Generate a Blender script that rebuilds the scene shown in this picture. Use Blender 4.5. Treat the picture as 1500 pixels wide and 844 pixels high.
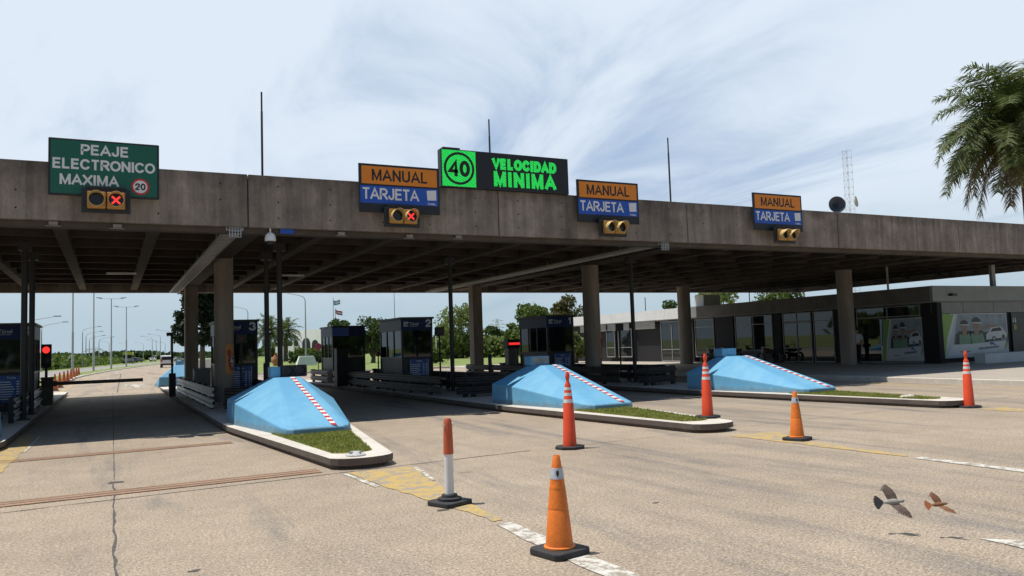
import bpy, math, random
from mathutils import Vector, Matrix
R = math.radians
random.seed(7)
for o in list(bpy.data.objects): bpy.data.objects.remove(o)
scene = bpy.context.scene
COL = scene.collection

# ------------------------------------------------------------------ camera
CAM_F, CAM_H = 1164.47, 1.70            # focal length in photo pixels (1500 wide), eye height
YAW, PITCH, ROLL = 0.4688, 0.0713, 0.0334
cf = Vector((math.sin(YAW)*math.cos(PITCH), math.cos(YAW)*math.cos(PITCH), math.sin(PITCH)))
cr0 = Vector((math.cos(YAW), -math.sin(YAW), 0)); cu0 = cr0.cross(cf)
cr = cr0*math.cos(ROLL) - cu0*math.sin(ROLL); cu = cu0*math.cos(ROLL) + cr0*math.sin(ROLL)
cam = bpy.data.objects.new('camera', bpy.data.cameras.new('camera')); COL.objects.link(cam)
m = Matrix.Identity(4)
for i in range(3):
    m[i][0] = cr[i]; m[i][1] = cu[i]; m[i][2] = -cf[i]
m[2][3] = CAM_H
cam.matrix_world = m
cam.data.sensor_width = 36; cam.data.lens = 36*CAM_F/1500
cam.data.clip_start = 0.05; cam.data.clip_end = 12000
scene.camera = cam
scene.view_settings.view_transform = 'Standard'
scene.view_settings.look = 'None'
scene.view_settings.exposure = -0.15
scene.view_settings.gamma = 1
scene.render.resolution_x = 1024; scene.render.resolution_y = 576

# ------------------------------------------------------------------ sun and sky
SUN = Vector((-.33, .1845, 1.0)).normalized()
sl = bpy.data.lights.new('sun', 'SUN'); sl.energy = 5.0; sl.angle = R(.5); sl.color = (1, .95, .87)
so = bpy.data.objects.new('sun', sl); COL.objects.link(so)
so.rotation_euler = SUN.to_track_quat('Z', 'Y').to_euler()
world = bpy.data.worlds.new('World'); scene.world = world; world.use_nodes = True
nt = world.node_tree; N = nt.nodes; LK = nt.links
bg = N['Background']; bg.inputs['Strength'].default_value = 0.09
sky = N.new('ShaderNodeTexSky'); sky.sky_type = 'NISHITA'; sky.sun_disc = False
sky.sun_elevation = math.asin(SUN.z); sky.sun_rotation = math.atan2(SUN.x, SUN.y)
sky.air_density = 1.2; sky.dust_density = .3; sky.ozone_density = 2.0
tc = N.new('ShaderNodeTexCoord'); sep = N.new('ShaderNodeSeparateXYZ'); LK.new(tc.outputs['Generated'], sep.inputs[0])
def mth(op, a, b=None, c=None, tree=None):
    n = (tree or nt).nodes.new('ShaderNodeMath'); n.operation = op
    for k, v in enumerate((a, b, c)):
        if v is None: continue
        if isinstance(v, (int, float)): n.inputs[k].default_value = v
        else: (tree or nt).links.new(v, n.inputs[k])
    return n.outputs[0]
den = mth('ADD', mth('MAXIMUM', sep.outputs['Z'], 0.0), 0.12)
cmb = N.new('ShaderNodeCombineXYZ')
LK.new(mth('DIVIDE', sep.outputs['X'], den), cmb.inputs[0]); LK.new(mth('DIVIDE', sep.outputs['Y'], den), cmb.inputs[1])
def cloud(rot, sc, scale, detail, dist, off):
    mp = N.new('ShaderNodeMapping'); mp.inputs['Rotation'].default_value = (0, 0, rot); mp.inputs['Scale'].default_value = sc
    mp.inputs['Location'].default_value = off
    LK.new(cmb.outputs[0], mp.inputs[0])
    n = N.new('ShaderNodeTexNoise'); n.inputs['Scale'].default_value = scale; n.inputs['Detail'].default_value = detail
    n.inputs['Roughness'].default_value = .6; n.inputs['Distortion'].default_value = dist
    LK.new(mp.outputs[0], n.inputs['Vector']); return n.outputs['Fac']
c1 = cloud(R(-35), (1, .4, 1), 1.5, 8, .7, (0.4, 2.2, 0))
c2 = cloud(R(-20), (1, .5, 1), .4, 3, .2, (3, 5.3, 0))
ahead = N.new('ShaderNodeVectorMath'); ahead.operation = 'DOT_PRODUCT'; LK.new(tc.outputs['Generated'], ahead.inputs[0]); ahead.inputs[1].default_value = (.25, .93, .25)
cover = N.new('ShaderNodeMapRange'); cover.inputs['From Min'].default_value = -.1; cover.inputs['From Max'].default_value = .75; cover.inputs['To Min'].default_value = -.3; cover.inputs['To Max'].default_value = .04
LK.new(ahead.outputs['Value'], cover.inputs['Value'])      # clouds kept to the sky ahead; unseen sky behind left clear to cut fill
cs = mth('ADD', mth('ADD', mth('MULTIPLY', c1, .5), mth('MULTIPLY', c2, .6)), cover.outputs[0])
rp = N.new('ShaderNodeMapRange'); rp.inputs['From Min'].default_value = .43; rp.inputs['From Max'].default_value = .62
rp.inputs['To Min'].default_value = .1; rp.inputs['To Max'].default_value = .97; rp.interpolation_type = 'SMOOTHSTEP'
LK.new(cs, rp.inputs['Value'])
mx = N.new('ShaderNodeMix'); mx.data_type = 'RGBA'
fw = N.new('ShaderNodeMapRange'); fw.inputs['From Min'].default_value = -.05; fw.inputs['From Max'].default_value = .6; fw.interpolation_type = 'SMOOTHSTEP'
LK.new(ahead.outputs['Value'], fw.inputs['Value'])
LK.new(mth('MULTIPLY', rp.outputs[0], fw.outputs[0]), mx.inputs['Factor']); veil = N.new('ShaderNodeMix'); veil.data_type = 'RGBA'; LK.new(sky.outputs[0], veil.inputs['A']); veil.inputs['B'].default_value = (3.9, 5.6, 8.3, 1)
LK.new(fw.outputs[0], veil.inputs['Factor']); LK.new(veil.outputs['Result'], mx.inputs['A'])
mx.inputs['B'].default_value = (9.3, 10.4, 11.7, 1)
hz = N.new('ShaderNodeMapRange'); hz.inputs['From Min'].default_value = .02; hz.inputs['From Max'].default_value = .2; hz.inputs['To Min'].default_value = .92; hz.inputs['To Max'].default_value = 0; hz.interpolation_type = 'SMOOTHSTEP'
LK.new(sep.outputs['Z'], hz.inputs['Value'])
hm = N.new('ShaderNodeMix'); hm.data_type = 'RGBA'; LK.new(hz.outputs[0], hm.inputs['Factor']); LK.new(mx.outputs['Result'], hm.inputs['A']); hm.inputs['B'].default_value = (5.6, 7.2, 8.2, 1)
LK.new(hm.outputs['Result'], bg.inputs['Color'])

# ------------------------------------------------------------------ photo measurement -> world points on known planes
EYE = Vector((0, 0, CAM_H))
def ray(x, y): return cf*CAM_F + cr*(x-750) - cu*(y-422)
def G(x, y, z=0.0): d = ray(x, y); return EYE + d*((z-CAM_H)/d.z)
def onY(x, y, Y): d = ray(x, y); return EYE + d*(Y/d.y)
def onX(x, y, X): d = ray(x, y); return EYE + d*(X/d.x)
def far(x, y, dist): d = ray(x, y); return EYE + d*(dist/CAM_F)

# ------------------------------------------------------------------ materials
MATS = {}
def _nodes(name):
    mt = bpy.data.materials.new(name); mt.use_nodes = True; t = mt.node_tree
    return mt, t, t.nodes['Principled BSDF']
def M(name, col, rough=.7, var=.12, scale=4, metal=0, bump=0, stretch=(1, 1, 1), spec=.5, coat=0, detail=5, var2=0, scale2=40, bdist=.01):
    if name in MATS: return MATS[name]
    mt, t, p = _nodes(name)
    p.inputs['Roughness'].default_value = rough; p.inputs['Metallic'].default_value = metal
    p.inputs['Specular IOR Level'].default_value = spec; p.inputs['Coat Weight'].default_value = coat
    tc = t.nodes.new('ShaderNodeTexCoord'); mp = t.nodes.new('ShaderNodeMapping'); mp.inputs['Scale'].default_value = stretch
    t.links.new(tc.outputs['Object'], mp.inputs[0])
    n = t.nodes.new('ShaderNodeTexNoise'); n.inputs['Scale'].default_value = scale; n.inputs['Detail'].default_value = detail
    t.links.new(mp.outputs[0], n.inputs['Vector'])
    mr = t.nodes.new('ShaderNodeMapRange'); mr.inputs['From Min'].default_value = .25; mr.inputs['From Max'].default_value = .75
    mr.inputs['To Min'].default_value = 1-var; mr.inputs['To Max'].default_value = 1+var
    t.links.new(n.outputs['Fac'], mr.inputs['Value']); f = mr.outputs[0]
    n2 = None
    if var2:
        n2 = t.nodes.new('ShaderNodeTexNoise'); n2.inputs['Scale'].default_value = scale2; n2.inputs['Detail'].default_value = 3
        t.links.new(tc.outputs['Object'], n2.inputs['Vector'])
        m2 = t.nodes.new('ShaderNodeMapRange'); m2.inputs['From Min'].default_value = .3; m2.inputs['From Max'].default_value = .7
        m2.inputs['To Min'].default_value = 1-var2; m2.inputs['To Max'].default_value = 1+var2
        t.links.new(n2.outputs['Fac'], m2.inputs['Value']); f = mth('MULTIPLY', f, m2.outputs[0], tree=t)
    sc = t.nodes.new('ShaderNodeVectorMath'); sc.operation = 'SCALE'; sc.inputs[0].default_value = col[:3]
    t.links.new(f, sc.inputs['Scale']); t.links.new(sc.outputs[0], p.inputs['Base Color'])
    if bump:
        b = t.nodes.new('ShaderNodeBump'); b.inputs['Strength'].default_value = bump; b.inputs['Distance'].default_value = bdist
        t.links.new((n2 or n).outputs['Fac'], b.inputs['Height']); t.links.new(b.outputs[0], p.inputs['Normal'])
    MATS[name] = mt; return mt
def E(name, col, strength):
    if name in MATS: return MATS[name]
    mt, t, p = _nodes(name); p.inputs['Base Color'].default_value = (.02, .02, .02, 1)
    p.inputs['Emission Color'].default_value = (*col, 1); p.inputs['Emission Strength'].default_value = strength
    MATS[name] = mt; return mt
def glass(name, tint, mixf, rough=.03):
    if name in MATS: return MATS[name]
    mt, t, p = _nodes(name)
    p.inputs['Base Color'].default_value = (.012, .014, .018, 1); p.inputs['Roughness'].default_value = rough
    p.inputs['IOR'].default_value = 1.7
    tr = t.nodes.new('ShaderNodeBsdfTransparent'); tr.inputs[0].default_value = (*tint, 1)
    ms = t.nodes.new('ShaderNodeMixShader'); ms.inputs[0].default_value = mixf
    t.links.new(p.outputs[0], ms.inputs[1]); t.links.new(tr.outputs[0], ms.inputs[2])
    t.links.new(ms.outputs[0], t.nodes['Material Output'].inputs['Surface'])
    MATS[name] = mt; return mt
def leaf(name, c0, c1, scale=1.2, trans=.35):
    if name in MATS: return MATS[name]
    mt, t, p = _nodes(name)
    tc = t.nodes.new('ShaderNodeTexCoord')
    n = t.nodes.new('ShaderNodeTexNoise'); n.inputs['Scale'].default_value = scale; n.inputs['Detail'].default_value = 6; n.inputs['Roughness'].default_value = .7
    t.links.new(tc.outputs['Object'], n.inputs['Vector'])
    r = t.nodes.new('ShaderNodeValToRGB'); r.color_ramp.elements[0].position = .33; r.color_ramp.elements[1].position = .67
    r.color_ramp.elements[0].color = (*c0, 1); r.color_ramp.elements[1].color = (*c1, 1)
    t.links.new(n.outputs['Fac'], r.inputs[0]); t.links.new(r.outputs[0], p.inputs['Base Color'])
    p.inputs['Roughness'].default_value = .55; p.inputs['Specular IOR Level'].default_value = .3
    tl = t.nodes.new('ShaderNodeBsdfTranslucent'); t.links.new(r.outputs[0], tl.inputs[0])
    ms = t.nodes.new('ShaderNodeMixShader'); ms.inputs[0].default_value = trans
    t.links.new(p.outputs[0], ms.inputs[1]); t.links.new(tl.outputs[0], ms.inputs[2])
    t.links.new(ms.outputs[0], t.nodes['Material Output'].inputs['Surface'])
    MATS[name] = mt; return mt

def road_material():
    mt, t, p = _nodes('worn_concrete')
    tc = t.nodes.new('ShaderNodeTexCoord'); L = t.links
    def noise(scale, detail, stretch=None, rough=.55, dist=0):
        n = t.nodes.new('ShaderNodeTexNoise'); n.inputs['Scale'].default_value = scale; n.inputs['Detail'].default_value = detail
        n.inputs['Roughness'].default_value = rough; n.inputs['Distortion'].default_value = dist
        if stretch:
            mp = t.nodes.new('ShaderNodeMapping'); mp.inputs['Scale'].default_value = stretch
            L.new(tc.outputs['Object'], mp.inputs[0]); L.new(mp.outputs[0], n.inputs['Vector'])
        else: L.new(tc.outputs['Object'], n.inputs['Vector'])
        return n.outputs['Fac']
    def mr(v, a, b, c, d, smooth=False):
        n = t.nodes.new('ShaderNodeMapRange'); n.inputs['From Min'].default_value = a; n.inputs['From Max'].default_value = b
        n.inputs['To Min'].default_value = c; n.inputs['To Max'].default_value = d
        if smooth: n.interpolation_type = 'SMOOTHSTEP'
        L.new(v, n.inputs['Value']); return n.outputs[0]
    big = noise(.35, 6); mid = noise(2.2, 6); fine = noise(24, 4, rough=.85); vfine = noise(48, 3, rough=.8)
    streak = noise(.8, 6, (1.0, .11, 1), .65, .8)
    s2 = noise(2.6, 6, (1.0, .12, 1), .7, .6)
    f = mth('MULTIPLY', mr(big, .3, .7, .9, 1.1), mr(mid, .3, .7, .92, 1.08), tree=t)
    f = mth('MULTIPLY', f, mr(fine, .3, .7, .62, 1.36), tree=t)
    f = mth('MULTIPLY', f, mr(vfine, .32, .68, .58, 1.4), tree=t)
    base = t.nodes.new('ShaderNodeMix'); base.data_type = 'RGBA'
    base.inputs['A'].default_value = (.375, .302, .225, 1); base.inputs['B'].default_value = (.185, .17, .158, 1)
    sf = mth('MULTIPLY', mr(streak, .47, .66, 0, .95, True), mr(s2, .35, .64, .15, 1), tree=t)
    L.new(sf, base.inputs['Factor'])
    sc = t.nodes.new('ShaderNodeVectorMath'); sc.operation = 'SCALE'
    L.new(base.outputs['Result'], sc.inputs[0]); L.new(f, sc.inputs['Scale'])
    # oil drips
    vo = t.nodes.new('ShaderNodeTexVoronoi'); vo.inputs['Scale'].default_value = .62; L.new(tc.outputs['Object'], vo.inputs['Vector'])
    dr = mr(mth('ADD', vo.outputs['Distance'], mth('MULTIPLY', mid, .18, tree=t), tree=t), .1, .17, .72, 1, True)
    sc2 = t.nodes.new('ShaderNodeVectorMath'); sc2.operation = 'SCALE'
    L.new(sc.outputs[0], sc2.inputs[0]); L.new(dr, sc2.inputs['Scale'])
    L.new(sc2.outputs[0], p.inputs['Base Color']); p.inputs['Roughness'].default_value = .85; p.inputs['Specular IOR Level'].default_value = .25
    b = t.nodes.new('ShaderNodeBump'); b.inputs['Strength'].default_value = .55; b.inputs['Distance'].default_value = .012
    L.new(mth('ADD', fine, vfine, tree=t), b.inputs['Height']); L.new(b.outputs[0], p.inputs['Normal'])
    return mt
def fascia_material():
    mt, t, p = _nodes('board_marked_concrete'); L = t.links
    tc = t.nodes.new('ShaderNodeTexCoord')
    def noise(scale, detail, stretch):
        n = t.nodes.new('ShaderNodeTexNoise'); n.inputs['Scale'].default_value = scale; n.inputs['Detail'].default_value = detail; n.inputs['Roughness'].default_value = .65
        mp = t.nodes.new('ShaderNodeMapping'); mp.inputs['Scale'].default_value = stretch
        L.new(tc.outputs['Object'], mp.inputs[0]); L.new(mp.outputs[0], n.inputs['Vector']); return n.outputs['Fac']
    def mr(v, a, b, c, d):
        n = t.nodes.new('ShaderNodeMapRange'); n.inputs['From Min'].default_value = a; n.inputs['From Max'].default_value = b
        n.inputs['To Min'].default_value = c; n.inputs['To Max'].default_value = d; L.new(v, n.inputs['Value']); return n.outputs[0]
    st = noise(5.5, 6, (1, .2, .07)); st2 = noise(1.6, 5, (1, .2, .15)); bl = noise(2, 6, (1, 1, 1)); fi = noise(30, 3, (1, 1, .6))
    sx = t.nodes.new('ShaderNodeSeparateXYZ'); L.new(tc.outputs['Object'], sx.inputs[0])
    # formwork board of .42 m: every board its own tone
    wn = t.nodes.new('ShaderNodeTexWhiteNoise'); wn.noise_dimensions = '1D'
    L.new(mth('FLOOR', mth('DIVIDE', sx.outputs['X'], .42, tree=t), tree=t), wn.inputs['W'])
    f = mth('MULTIPLY', mr(st, .3, .7, .76, 1.2), mr(st2, .3, .7, .72, 1.22), tree=t)
    f = mth('MULTIPLY', f, mr(bl, .32, .68, .74, 1.2), tree=t); f = mth('MULTIPLY', f, mr(fi, .3, .7, .88, 1.1), tree=t)
    f = mth('MULTIPLY', f, mr(wn.outputs['Value'], 0, 1, .86, 1.1), tree=t)
    # rain dirt washed down from the top edge
    top = mth('SUBTRACT', sx.outputs['Z'], mth('ADD', mth('MULTIPLY', st, .8, tree=t), mth('MULTIPLY', bl, .7, tree=t), tree=t), tree=t)
    f = mth('MULTIPLY', f, mr(top, 4.85, 5.4, 1.05, .6), tree=t)
    sc = t.nodes.new('ShaderNodeVectorMath'); sc.operation = 'SCALE'; sc.inputs[0].default_value = (.25, .205, .172)
    L.new(f, sc.inputs['Scale']); L.new(sc.outputs[0], p.inputs['Base Color']); p.inputs['Roughness'].default_value = .9
    b = t.nodes.new('ShaderNodeBump'); b.inputs['Strength'].default_value = .4; b.inputs['Distance'].default_value = .02
    L.new(st, b.inputs['Height']); L.new(b.outputs[0], p.inputs['Normal'])
    return mt
def worn_paint(name, col, under, cover=.5, scale=6):
    mt, t, p = _nodes(name); L = t.links
    tc = t.nodes.new('ShaderNodeTexCoord')
    n = t.nodes.new('ShaderNodeTexNoise'); n.inputs['Scale'].default_value = scale; n.inputs['Detail'].default_value = 8; n.inputs['Roughness'].default_value = .75
    L.new(tc.outputs['Object'], n.inputs['Vector'])
    r = t.nodes.new('ShaderNodeMapRange'); r.inputs['From Min'].default_value = cover-.03; r.inputs['From Max'].default_value = cover+.05
    L.new(n.outputs['Fac'], r.inputs['Value'])
    n3 = t.nodes.new('ShaderNodeTexNoise'); n3.inputs['Scale'].default_value = 60; L.new(tc.outputs['Object'], n3.inputs['Vector'])
    mi = t.nodes.new('ShaderNodeMix'); mi.data_type = 'RGBA'; mi.inputs['A'].default_value = (*col, 1); mi.inputs['B'].default_value = (*under, 1)
    L.new(r.outputs[0], mi.inputs['Factor'])
    sc = t.nodes.new('ShaderNodeVectorMath'); sc.operation = 'SCALE'
    L.new(mi.outputs['Result'], sc.inputs[0]); L.new(mth('ADD', mth('MULTIPLY', n3.outputs['Fac'], .5, tree=t), .75, tree=t), sc.inputs['Scale'])
    L.new(sc.outputs[0], p.inputs['Base Color'])
    p.inputs['Roughness'].default_value = .8
    return mt

ROAD = road_material(); FASCIA = fascia_material()
def painted_blue():
    mt, t, p = _nodes('sky_blue_paint'); L = t.links; tc = t.nodes.new('ShaderNodeTexCoord')
    def nz(scale, detail, rough=.6, st=None):
        n = t.nodes.new('ShaderNodeTexNoise'); n.inputs['Scale'].default_value = scale; n.inputs['Detail'].default_value = detail; n.inputs['Roughness'].default_value = rough
        if st:
            mp = t.nodes.new('ShaderNodeMapping'); mp.inputs['Scale'].default_value = st; L.new(tc.outputs['Object'], mp.inputs[0]); L.new(mp.outputs[0], n.inputs['Vector'])
        else: L.new(tc.outputs['Object'], n.inputs['Vector'])
        return n.outputs['Fac']
    def mr(v, a, b, c, d):
        n = t.nodes.new('ShaderNodeMapRange'); n.interpolation_type = 'SMOOTHSTEP'
        for k, x in zip(('From Min','From Max','To Min','To Max'), (a, b, c, d)): n.inputs[k].default_value = x
        L.new(v, n.inputs['Value']); return n.outputs[0]
    def mixc(f, a, b):
        n = t.nodes.new('ShaderNodeMix'); n.data_type = 'RGBA'; L.new(f, n.inputs['Factor'])
        for k, x in (('A', a), ('B', b)):
            if isinstance(x, tuple): n.inputs[k].default_value = (*x, 1)
            else: L.new(x, n.inputs[k])
        return n.outputs['Result']
    fade = mixc(mr(nz(1.6, 5), .35, .68, 0, 1), (.125, .375, .6), (.175, .44, .63))
    runs = mr(nz(5, 5, .7, (1, 1, .12)), .52, .75, 0, .35)
    c = mixc(runs, fade, (.13, .3, .42))
    chips = mr(nz(3.2, 9, .8), .63, .67, 0, .8)          # bare concrete where paint has chipped off
    c = mixc(chips, c, (.4, .42, .4))
    sz = t.nodes.new('ShaderNodeSeparateXYZ'); L.new(tc.outputs['Object'], sz.inputs[0])
    splash = mr(mth('SUBTRACT', sz.outputs['Z'], mth('MULTIPLY', nz(7, 5), .22, tree=t), tree=t), -.06, .04, .55, 0)   # mud splashed up from the island
    c = mixc(splash, c, (.16, .17, .15))
    L.new(c, p.inputs['Base Color']); p.inputs['Roughness'].default_value = .55
    b = t.nodes.new('ShaderNodeBump'); b.inputs['Strength'].default_value = .25; b.inputs['Distance'].default_value = .01; L.new(nz(22, 5), b.inputs['Height']); L.new(b.outputs[0], p.inputs['Normal'])
    return mt
UNDER = (.3, .26, .2)
WPAINT = worn_paint('worn_white_road_paint', (.6, .57, .51), UNDER, .5, 7)
YPAINT = worn_paint('worn_yellow_road_paint', (.48, .33, .11), UNDER, .51, 5)
CONC = M('grey_concrete', (.22, .19, .165), .9, .2, 3, var2=.12, scale2=30, bump=.2)
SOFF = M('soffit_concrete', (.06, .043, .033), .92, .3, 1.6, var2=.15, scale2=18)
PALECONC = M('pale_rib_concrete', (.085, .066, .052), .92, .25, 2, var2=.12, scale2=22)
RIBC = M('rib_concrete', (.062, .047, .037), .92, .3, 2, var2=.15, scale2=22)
COLM = M('column_concrete', (.31, .262, .222), .88, .22, 2.2, stretch=(2, 2, .25), var2=.1, scale2=25, bump=.15)
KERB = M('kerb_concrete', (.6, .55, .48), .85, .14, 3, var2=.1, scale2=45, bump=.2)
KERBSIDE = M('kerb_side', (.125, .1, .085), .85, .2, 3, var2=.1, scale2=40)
PAVE = M('pavement', (.4, .35, .29), .85, .12, 1.2, var2=.1, scale2=50, bump=.15)
BLUE = painted_blue()
BLACK = M('black_paint', (.02, .02, .023), .55, .2, 6)
DARK = M('dark_metal', (.016, .015, .016), .5, .2, 5)
RUBBER = M('black_rubber', (.03, .03, .032), .75, .25, 12, bump=.2)
RAILST = M('shaded_rail_steel', (.06, .055, .052), .5, .3, 5, metal=.35)  # rail steel with the canopy shade put into its colour
STEEL = M('galvanised_steel', (.42, .42, .43), .45, .15, 8, metal=.6)
LAMPST = M('lamp_post_steel', (.45, .46, .47), .55, .08, 3)
WHITE = M('white_paint', (.75, .75, .73), .5, .06, 4)
GREYP = M('grey_panel', (.33, .34, .35), .6, .1, 3)
RUST = M('rusty_steel', (.27, .125, .06), .75, .35, 7, var2=.2, scale2=40)
GRASS = leaf('grass_blades', (.17, .2, .035), (.33, .34, .09), 3, .35)
LAWN = M('lawn', (.17, .215, .045), .9, .25, .25, var2=.3, scale2=3)
ORANGE = M('orange_plastic', (.78, .195, .02), .5, .16, 7, var2=.1, scale2=35, stretch=(1,1,.4))
REDOR = M('red_orange_plastic', (.78, .075, .02), .5, .08, 6)
REFL = M('reflective_band', (.72, .72, .72), .35, .12, 20)
SIGNBLK = M('sign_back', (.012, .014, .02), .5, .1, 4)
GREEN = M('sign_green', (.004, .115, .07), .45, .05, 4)
SORANGE = M('sign_orange', (.75, .23, .012), .45, .05, 4)
SBLUE = M('sign_blue', (.012, .085, .46), .45, .05, 4)
SWHITE = M('sign_white', (.72, .73, .74), .5, .03, 4)
SBLACK = M('sign_black', (.012, .012, .012), .5, .03, 4)
SRED = M('sign_red', (.6, .02, .03), .5, .03, 4)
NAVY = M('navy_panel', (.01, .026, .1), .4, .1, 3, spec=.15)
TARIFF = M('tariff_blue', (.025, .09, .33), .45, .05, 3)
AMBER = M('amber_housing', (.46, .23, .05), .45, .1, 8)
LETTER = M('pale_letters', (.6, .63, .66), .5, .03, 3)
BGLASS = glass('booth_glass', (.4, .46, .52), .4)
DGLASS = glass('dark_glazing', (.2, .22, .24), .1, .02)
CGLASS = glass('car_glass', (.2, .2, .2), .2, .05)
BARK = M('bark', (.13, .1, .075), .9, .3, 6, stretch=(1, 1, .3))
GLOW_R = E('red_light', (1, .035, .03), 1.5)
GLOW_G = E('green_led', (.03, 1, .12), .75)
SKIN = M('skin', (.42, .25, .17), .6, .05, 5)

# ------------------------------------------------------------------ mesh builder
class MB:
    def __init__(s): s.v = []; s.f = []; s.mi = []
    def add(s, vs, fs, k=0):
        b = len(s.v); s.v += [tuple(v) for v in vs]; s.f += [tuple(i+b for i in f) for f in fs]; s.mi += [k]*len(fs); return s
    def box(s, x0, x1, y0, y1, z0, z1, k=0):
        return s.add([(x0,y0,z0),(x1,y0,z0),(x1,y1,z0),(x0,y1,z0),(x0,y0,z1),(x1,y0,z1),(x1,y1,z1),(x0,y1,z1)],
                     [(3,2,1,0),(4,5,6,7),(0,1,5,4),(1,2,6,5),(2,3,7,6),(3,0,4,7)], k)
    def obox(s, c, sx, sy, sz, rz=0, k=0):
        n = len(s.v); s.box(-sx/2, sx/2, -sy/2, sy/2, 0, sz, k)
        ca, sa = math.cos(rz), math.sin(rz)
        for i in range(n, len(s.v)):
            x, y, z = s.v[i]; s.v[i] = (c[0]+x*ca-y*sa, c[1]+x*sa+y*ca, c[2]+z)
        return s
    def prism(s, pts, z0, z1, k=0, kside=None):
        n = len(pts); b = len(s.v)
        s.v += [(p[0], p[1], z0) for p in pts] + [(p[0], p[1], z1) for p in pts]
        s.f.append(tuple(b+i for i in reversed(range(n)))); s.f.append(tuple(b+n+i for i in range(n)))
        for i in range(n): j = (i+1) % n; s.f.append((b+i, b+j, b+n+j, b+n+i))
        s.mi += [k, k] + [k if kside is None else kside]*n; return s
    def lathe(s, prof, c=(0,0,0), n=20, k=0, sx=1, sy=1):
        b = len(s.v)
        for r, z in prof:
            for i in range(n):
                a = 2*math.pi*i/n; s.v.append((c[0]+r*math.cos(a)*sx, c[1]+r*math.sin(a)*sy, c[2]+z))
        for q in range(len(prof)-1):
            for i in range(n):
                j = (i+1) % n; s.f.append((b+q*n+i, b+q*n+j, b+(q+1)*n+j, b+(q+1)*n+i)); s.mi.append(k)
        s.f.append(tuple(b+i for i in reversed(range(n)))); s.f.append(tuple(b+(len(prof)-1)*n+i for i in range(n))); s.mi += [k, k]
        return s
    def tube(s, pts, r, n=8, k=0):
        pts = [Vector(p) for p in pts]; rs = r if isinstance(r, (list, tuple)) else [r]*len(pts); b = len(s.v)
        for i, p in enumerate(pts):
            d = (pts[min(i+1, len(pts)-1)] - pts[max(i-1, 0)]).normalized()
            a = Vector((0,0,1)) if abs(d.z) < .9 else Vector((1,0,0))
            u = d.cross(a).normalized(); w = d.cross(u)
            for q in range(n):
                t = 2*math.pi*q/n; s.v.append(tuple(p + u*rs[i]*math.cos(t) + w*rs[i]*math.sin(t)))
        for i in range(len(pts)-1):
            for q in range(n):
                j = (q+1) % n; s.f.append((b+i*n+q, b+i*n+j, b+(i+1)*n+j, b+(i+1)*n+q)); s.mi.append(k)
        s.f.append(tuple(b+i for i in reversed(range(n)))); s.f.append(tuple(b+(len(pts)-1)*n+i for i in range(n))); s.mi += [k, k]
        return s
    def sheet(s, pts, z, k=0):
        return s.add([(p[0], p[1], z) for p in pts], [tuple(range(len(pts)))], k)
    def strip(s, left, right, z, k=0):
        n = len(left); vs = [(p[0], p[1], z) for p in left] + [(p[0], p[1], z) for p in right]
        return s.add(vs, [(i, i+1, n+i+1, n+i) for i in range(n-1)], k)
    def sweep(s, path, prof, k=0, closed=True):
        # profile (offset to the right of travel, z) swept along a ground path
        b = len(s.v); P = [Vector((p[0], p[1], 0)) for p in path]; z0 = path[0][2] if len(path[0]) > 2 else 0
        m = len(prof)
        for i, p in enumerate(P):
            d1 = (P[i]-P[i-1]).normalized() if i else None; d2 = (P[i+1]-P[i]).normalized() if i < len(P)-1 else None
            d = ((d1 or d2) + (d2 or d1)).normalized(); nrm = Vector((d.y, -d.x, 0))
            w = 1/max(.35, nrm.dot(Vector(((d2 or d1).y, -(d2 or d1).x, 0))))
            for o, z in prof: s.v.append((p.x+nrm.x*o*w, p.y+nrm.y*o*w, z0+z))
        for i in range(len(P)-1):
            for q in range(m if closed else m-1):
                j = (q+1) % m; s.f.append((b+i*m+q, b+(i+1)*m+q, b+(i+1)*m+j, b+i*m+j)); s.mi.append(k)
        if closed:
            s.f.append(tuple(b+i for i in range(m))); s.f.append(tuple(b+(len(P)-1)*m+i for i in reversed(range(m)))); s.mi += [k, k]
        return s
    def build(s, name, mats, parent=None, smooth=False, bevel=0, world=True, flip=False):
        me = bpy.data.meshes.new(name)
        off = Vector(parent.get('_o', (0,0,0))) if (parent is not None and world) else Vector((0,0,0))
        me.from_pydata([tuple(Vector(v)-off) for v in s.v], [], s.f)
        if not isinstance(mats, (list, tuple)): mats = [mats]
        for q in mats: me.materials.append(q)
        if len(mats) > 1: me.polygons.foreach_set('material_index', s.mi)
        me.update()
        if smooth:
            me.polygons.foreach_set('use_smooth', [True]*len(me.polygons)); me.set_sharp_from_angle(angle=R(38))
        o = bpy.data.objects.new(name, me); COL.objects.link(o)
        if parent is not None:
            o.parent = parent
            if world and '_o' in parent: o['_o'] = tuple(parent['_o'])
        if bevel:
            bv = o.modifiers.new('bevel', 'BEVEL'); bv.width = bevel; bv.segments = 2; bv.limit_method = 'ANGLE'; bv.angle_limit = R(40)
        return o
def tag(o, label=None, cat=None, group=None, kind=None):
    if label: o['label'] = label
    if cat: o['category'] = cat
    if group: o['group'] = group
    if kind: o['kind'] = kind
    return o
ROOTS = []
def thing(name, label, cat, loc=(0,0,0), rz=0, group=None, local=False):
    o = bpy.data.objects.new(name, None); COL.objects.link(o); o.location = loc; o.rotation_euler = (0, 0, rz)
    o.empty_display_size = .2
    if not local: o['_o'] = tuple(loc)
    ROOTS.append(o); return tag(o, label, cat, group)
def dup(root, loc, rz=0, label=None, group=None, scale=1):
    def cp(o, par):
        c = o.copy(); COL.objects.link(c)
        if par is not None: c.parent = par
        for ch in list(o.children): cp(ch, c)
        return c
    r = cp(root, None); r.location = loc; r.rotation_euler = (0, 0, rz); r.scale = (scale,)*3
    if label: r['label'] = label
    if group: r['group'] = group
    return r
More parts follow.
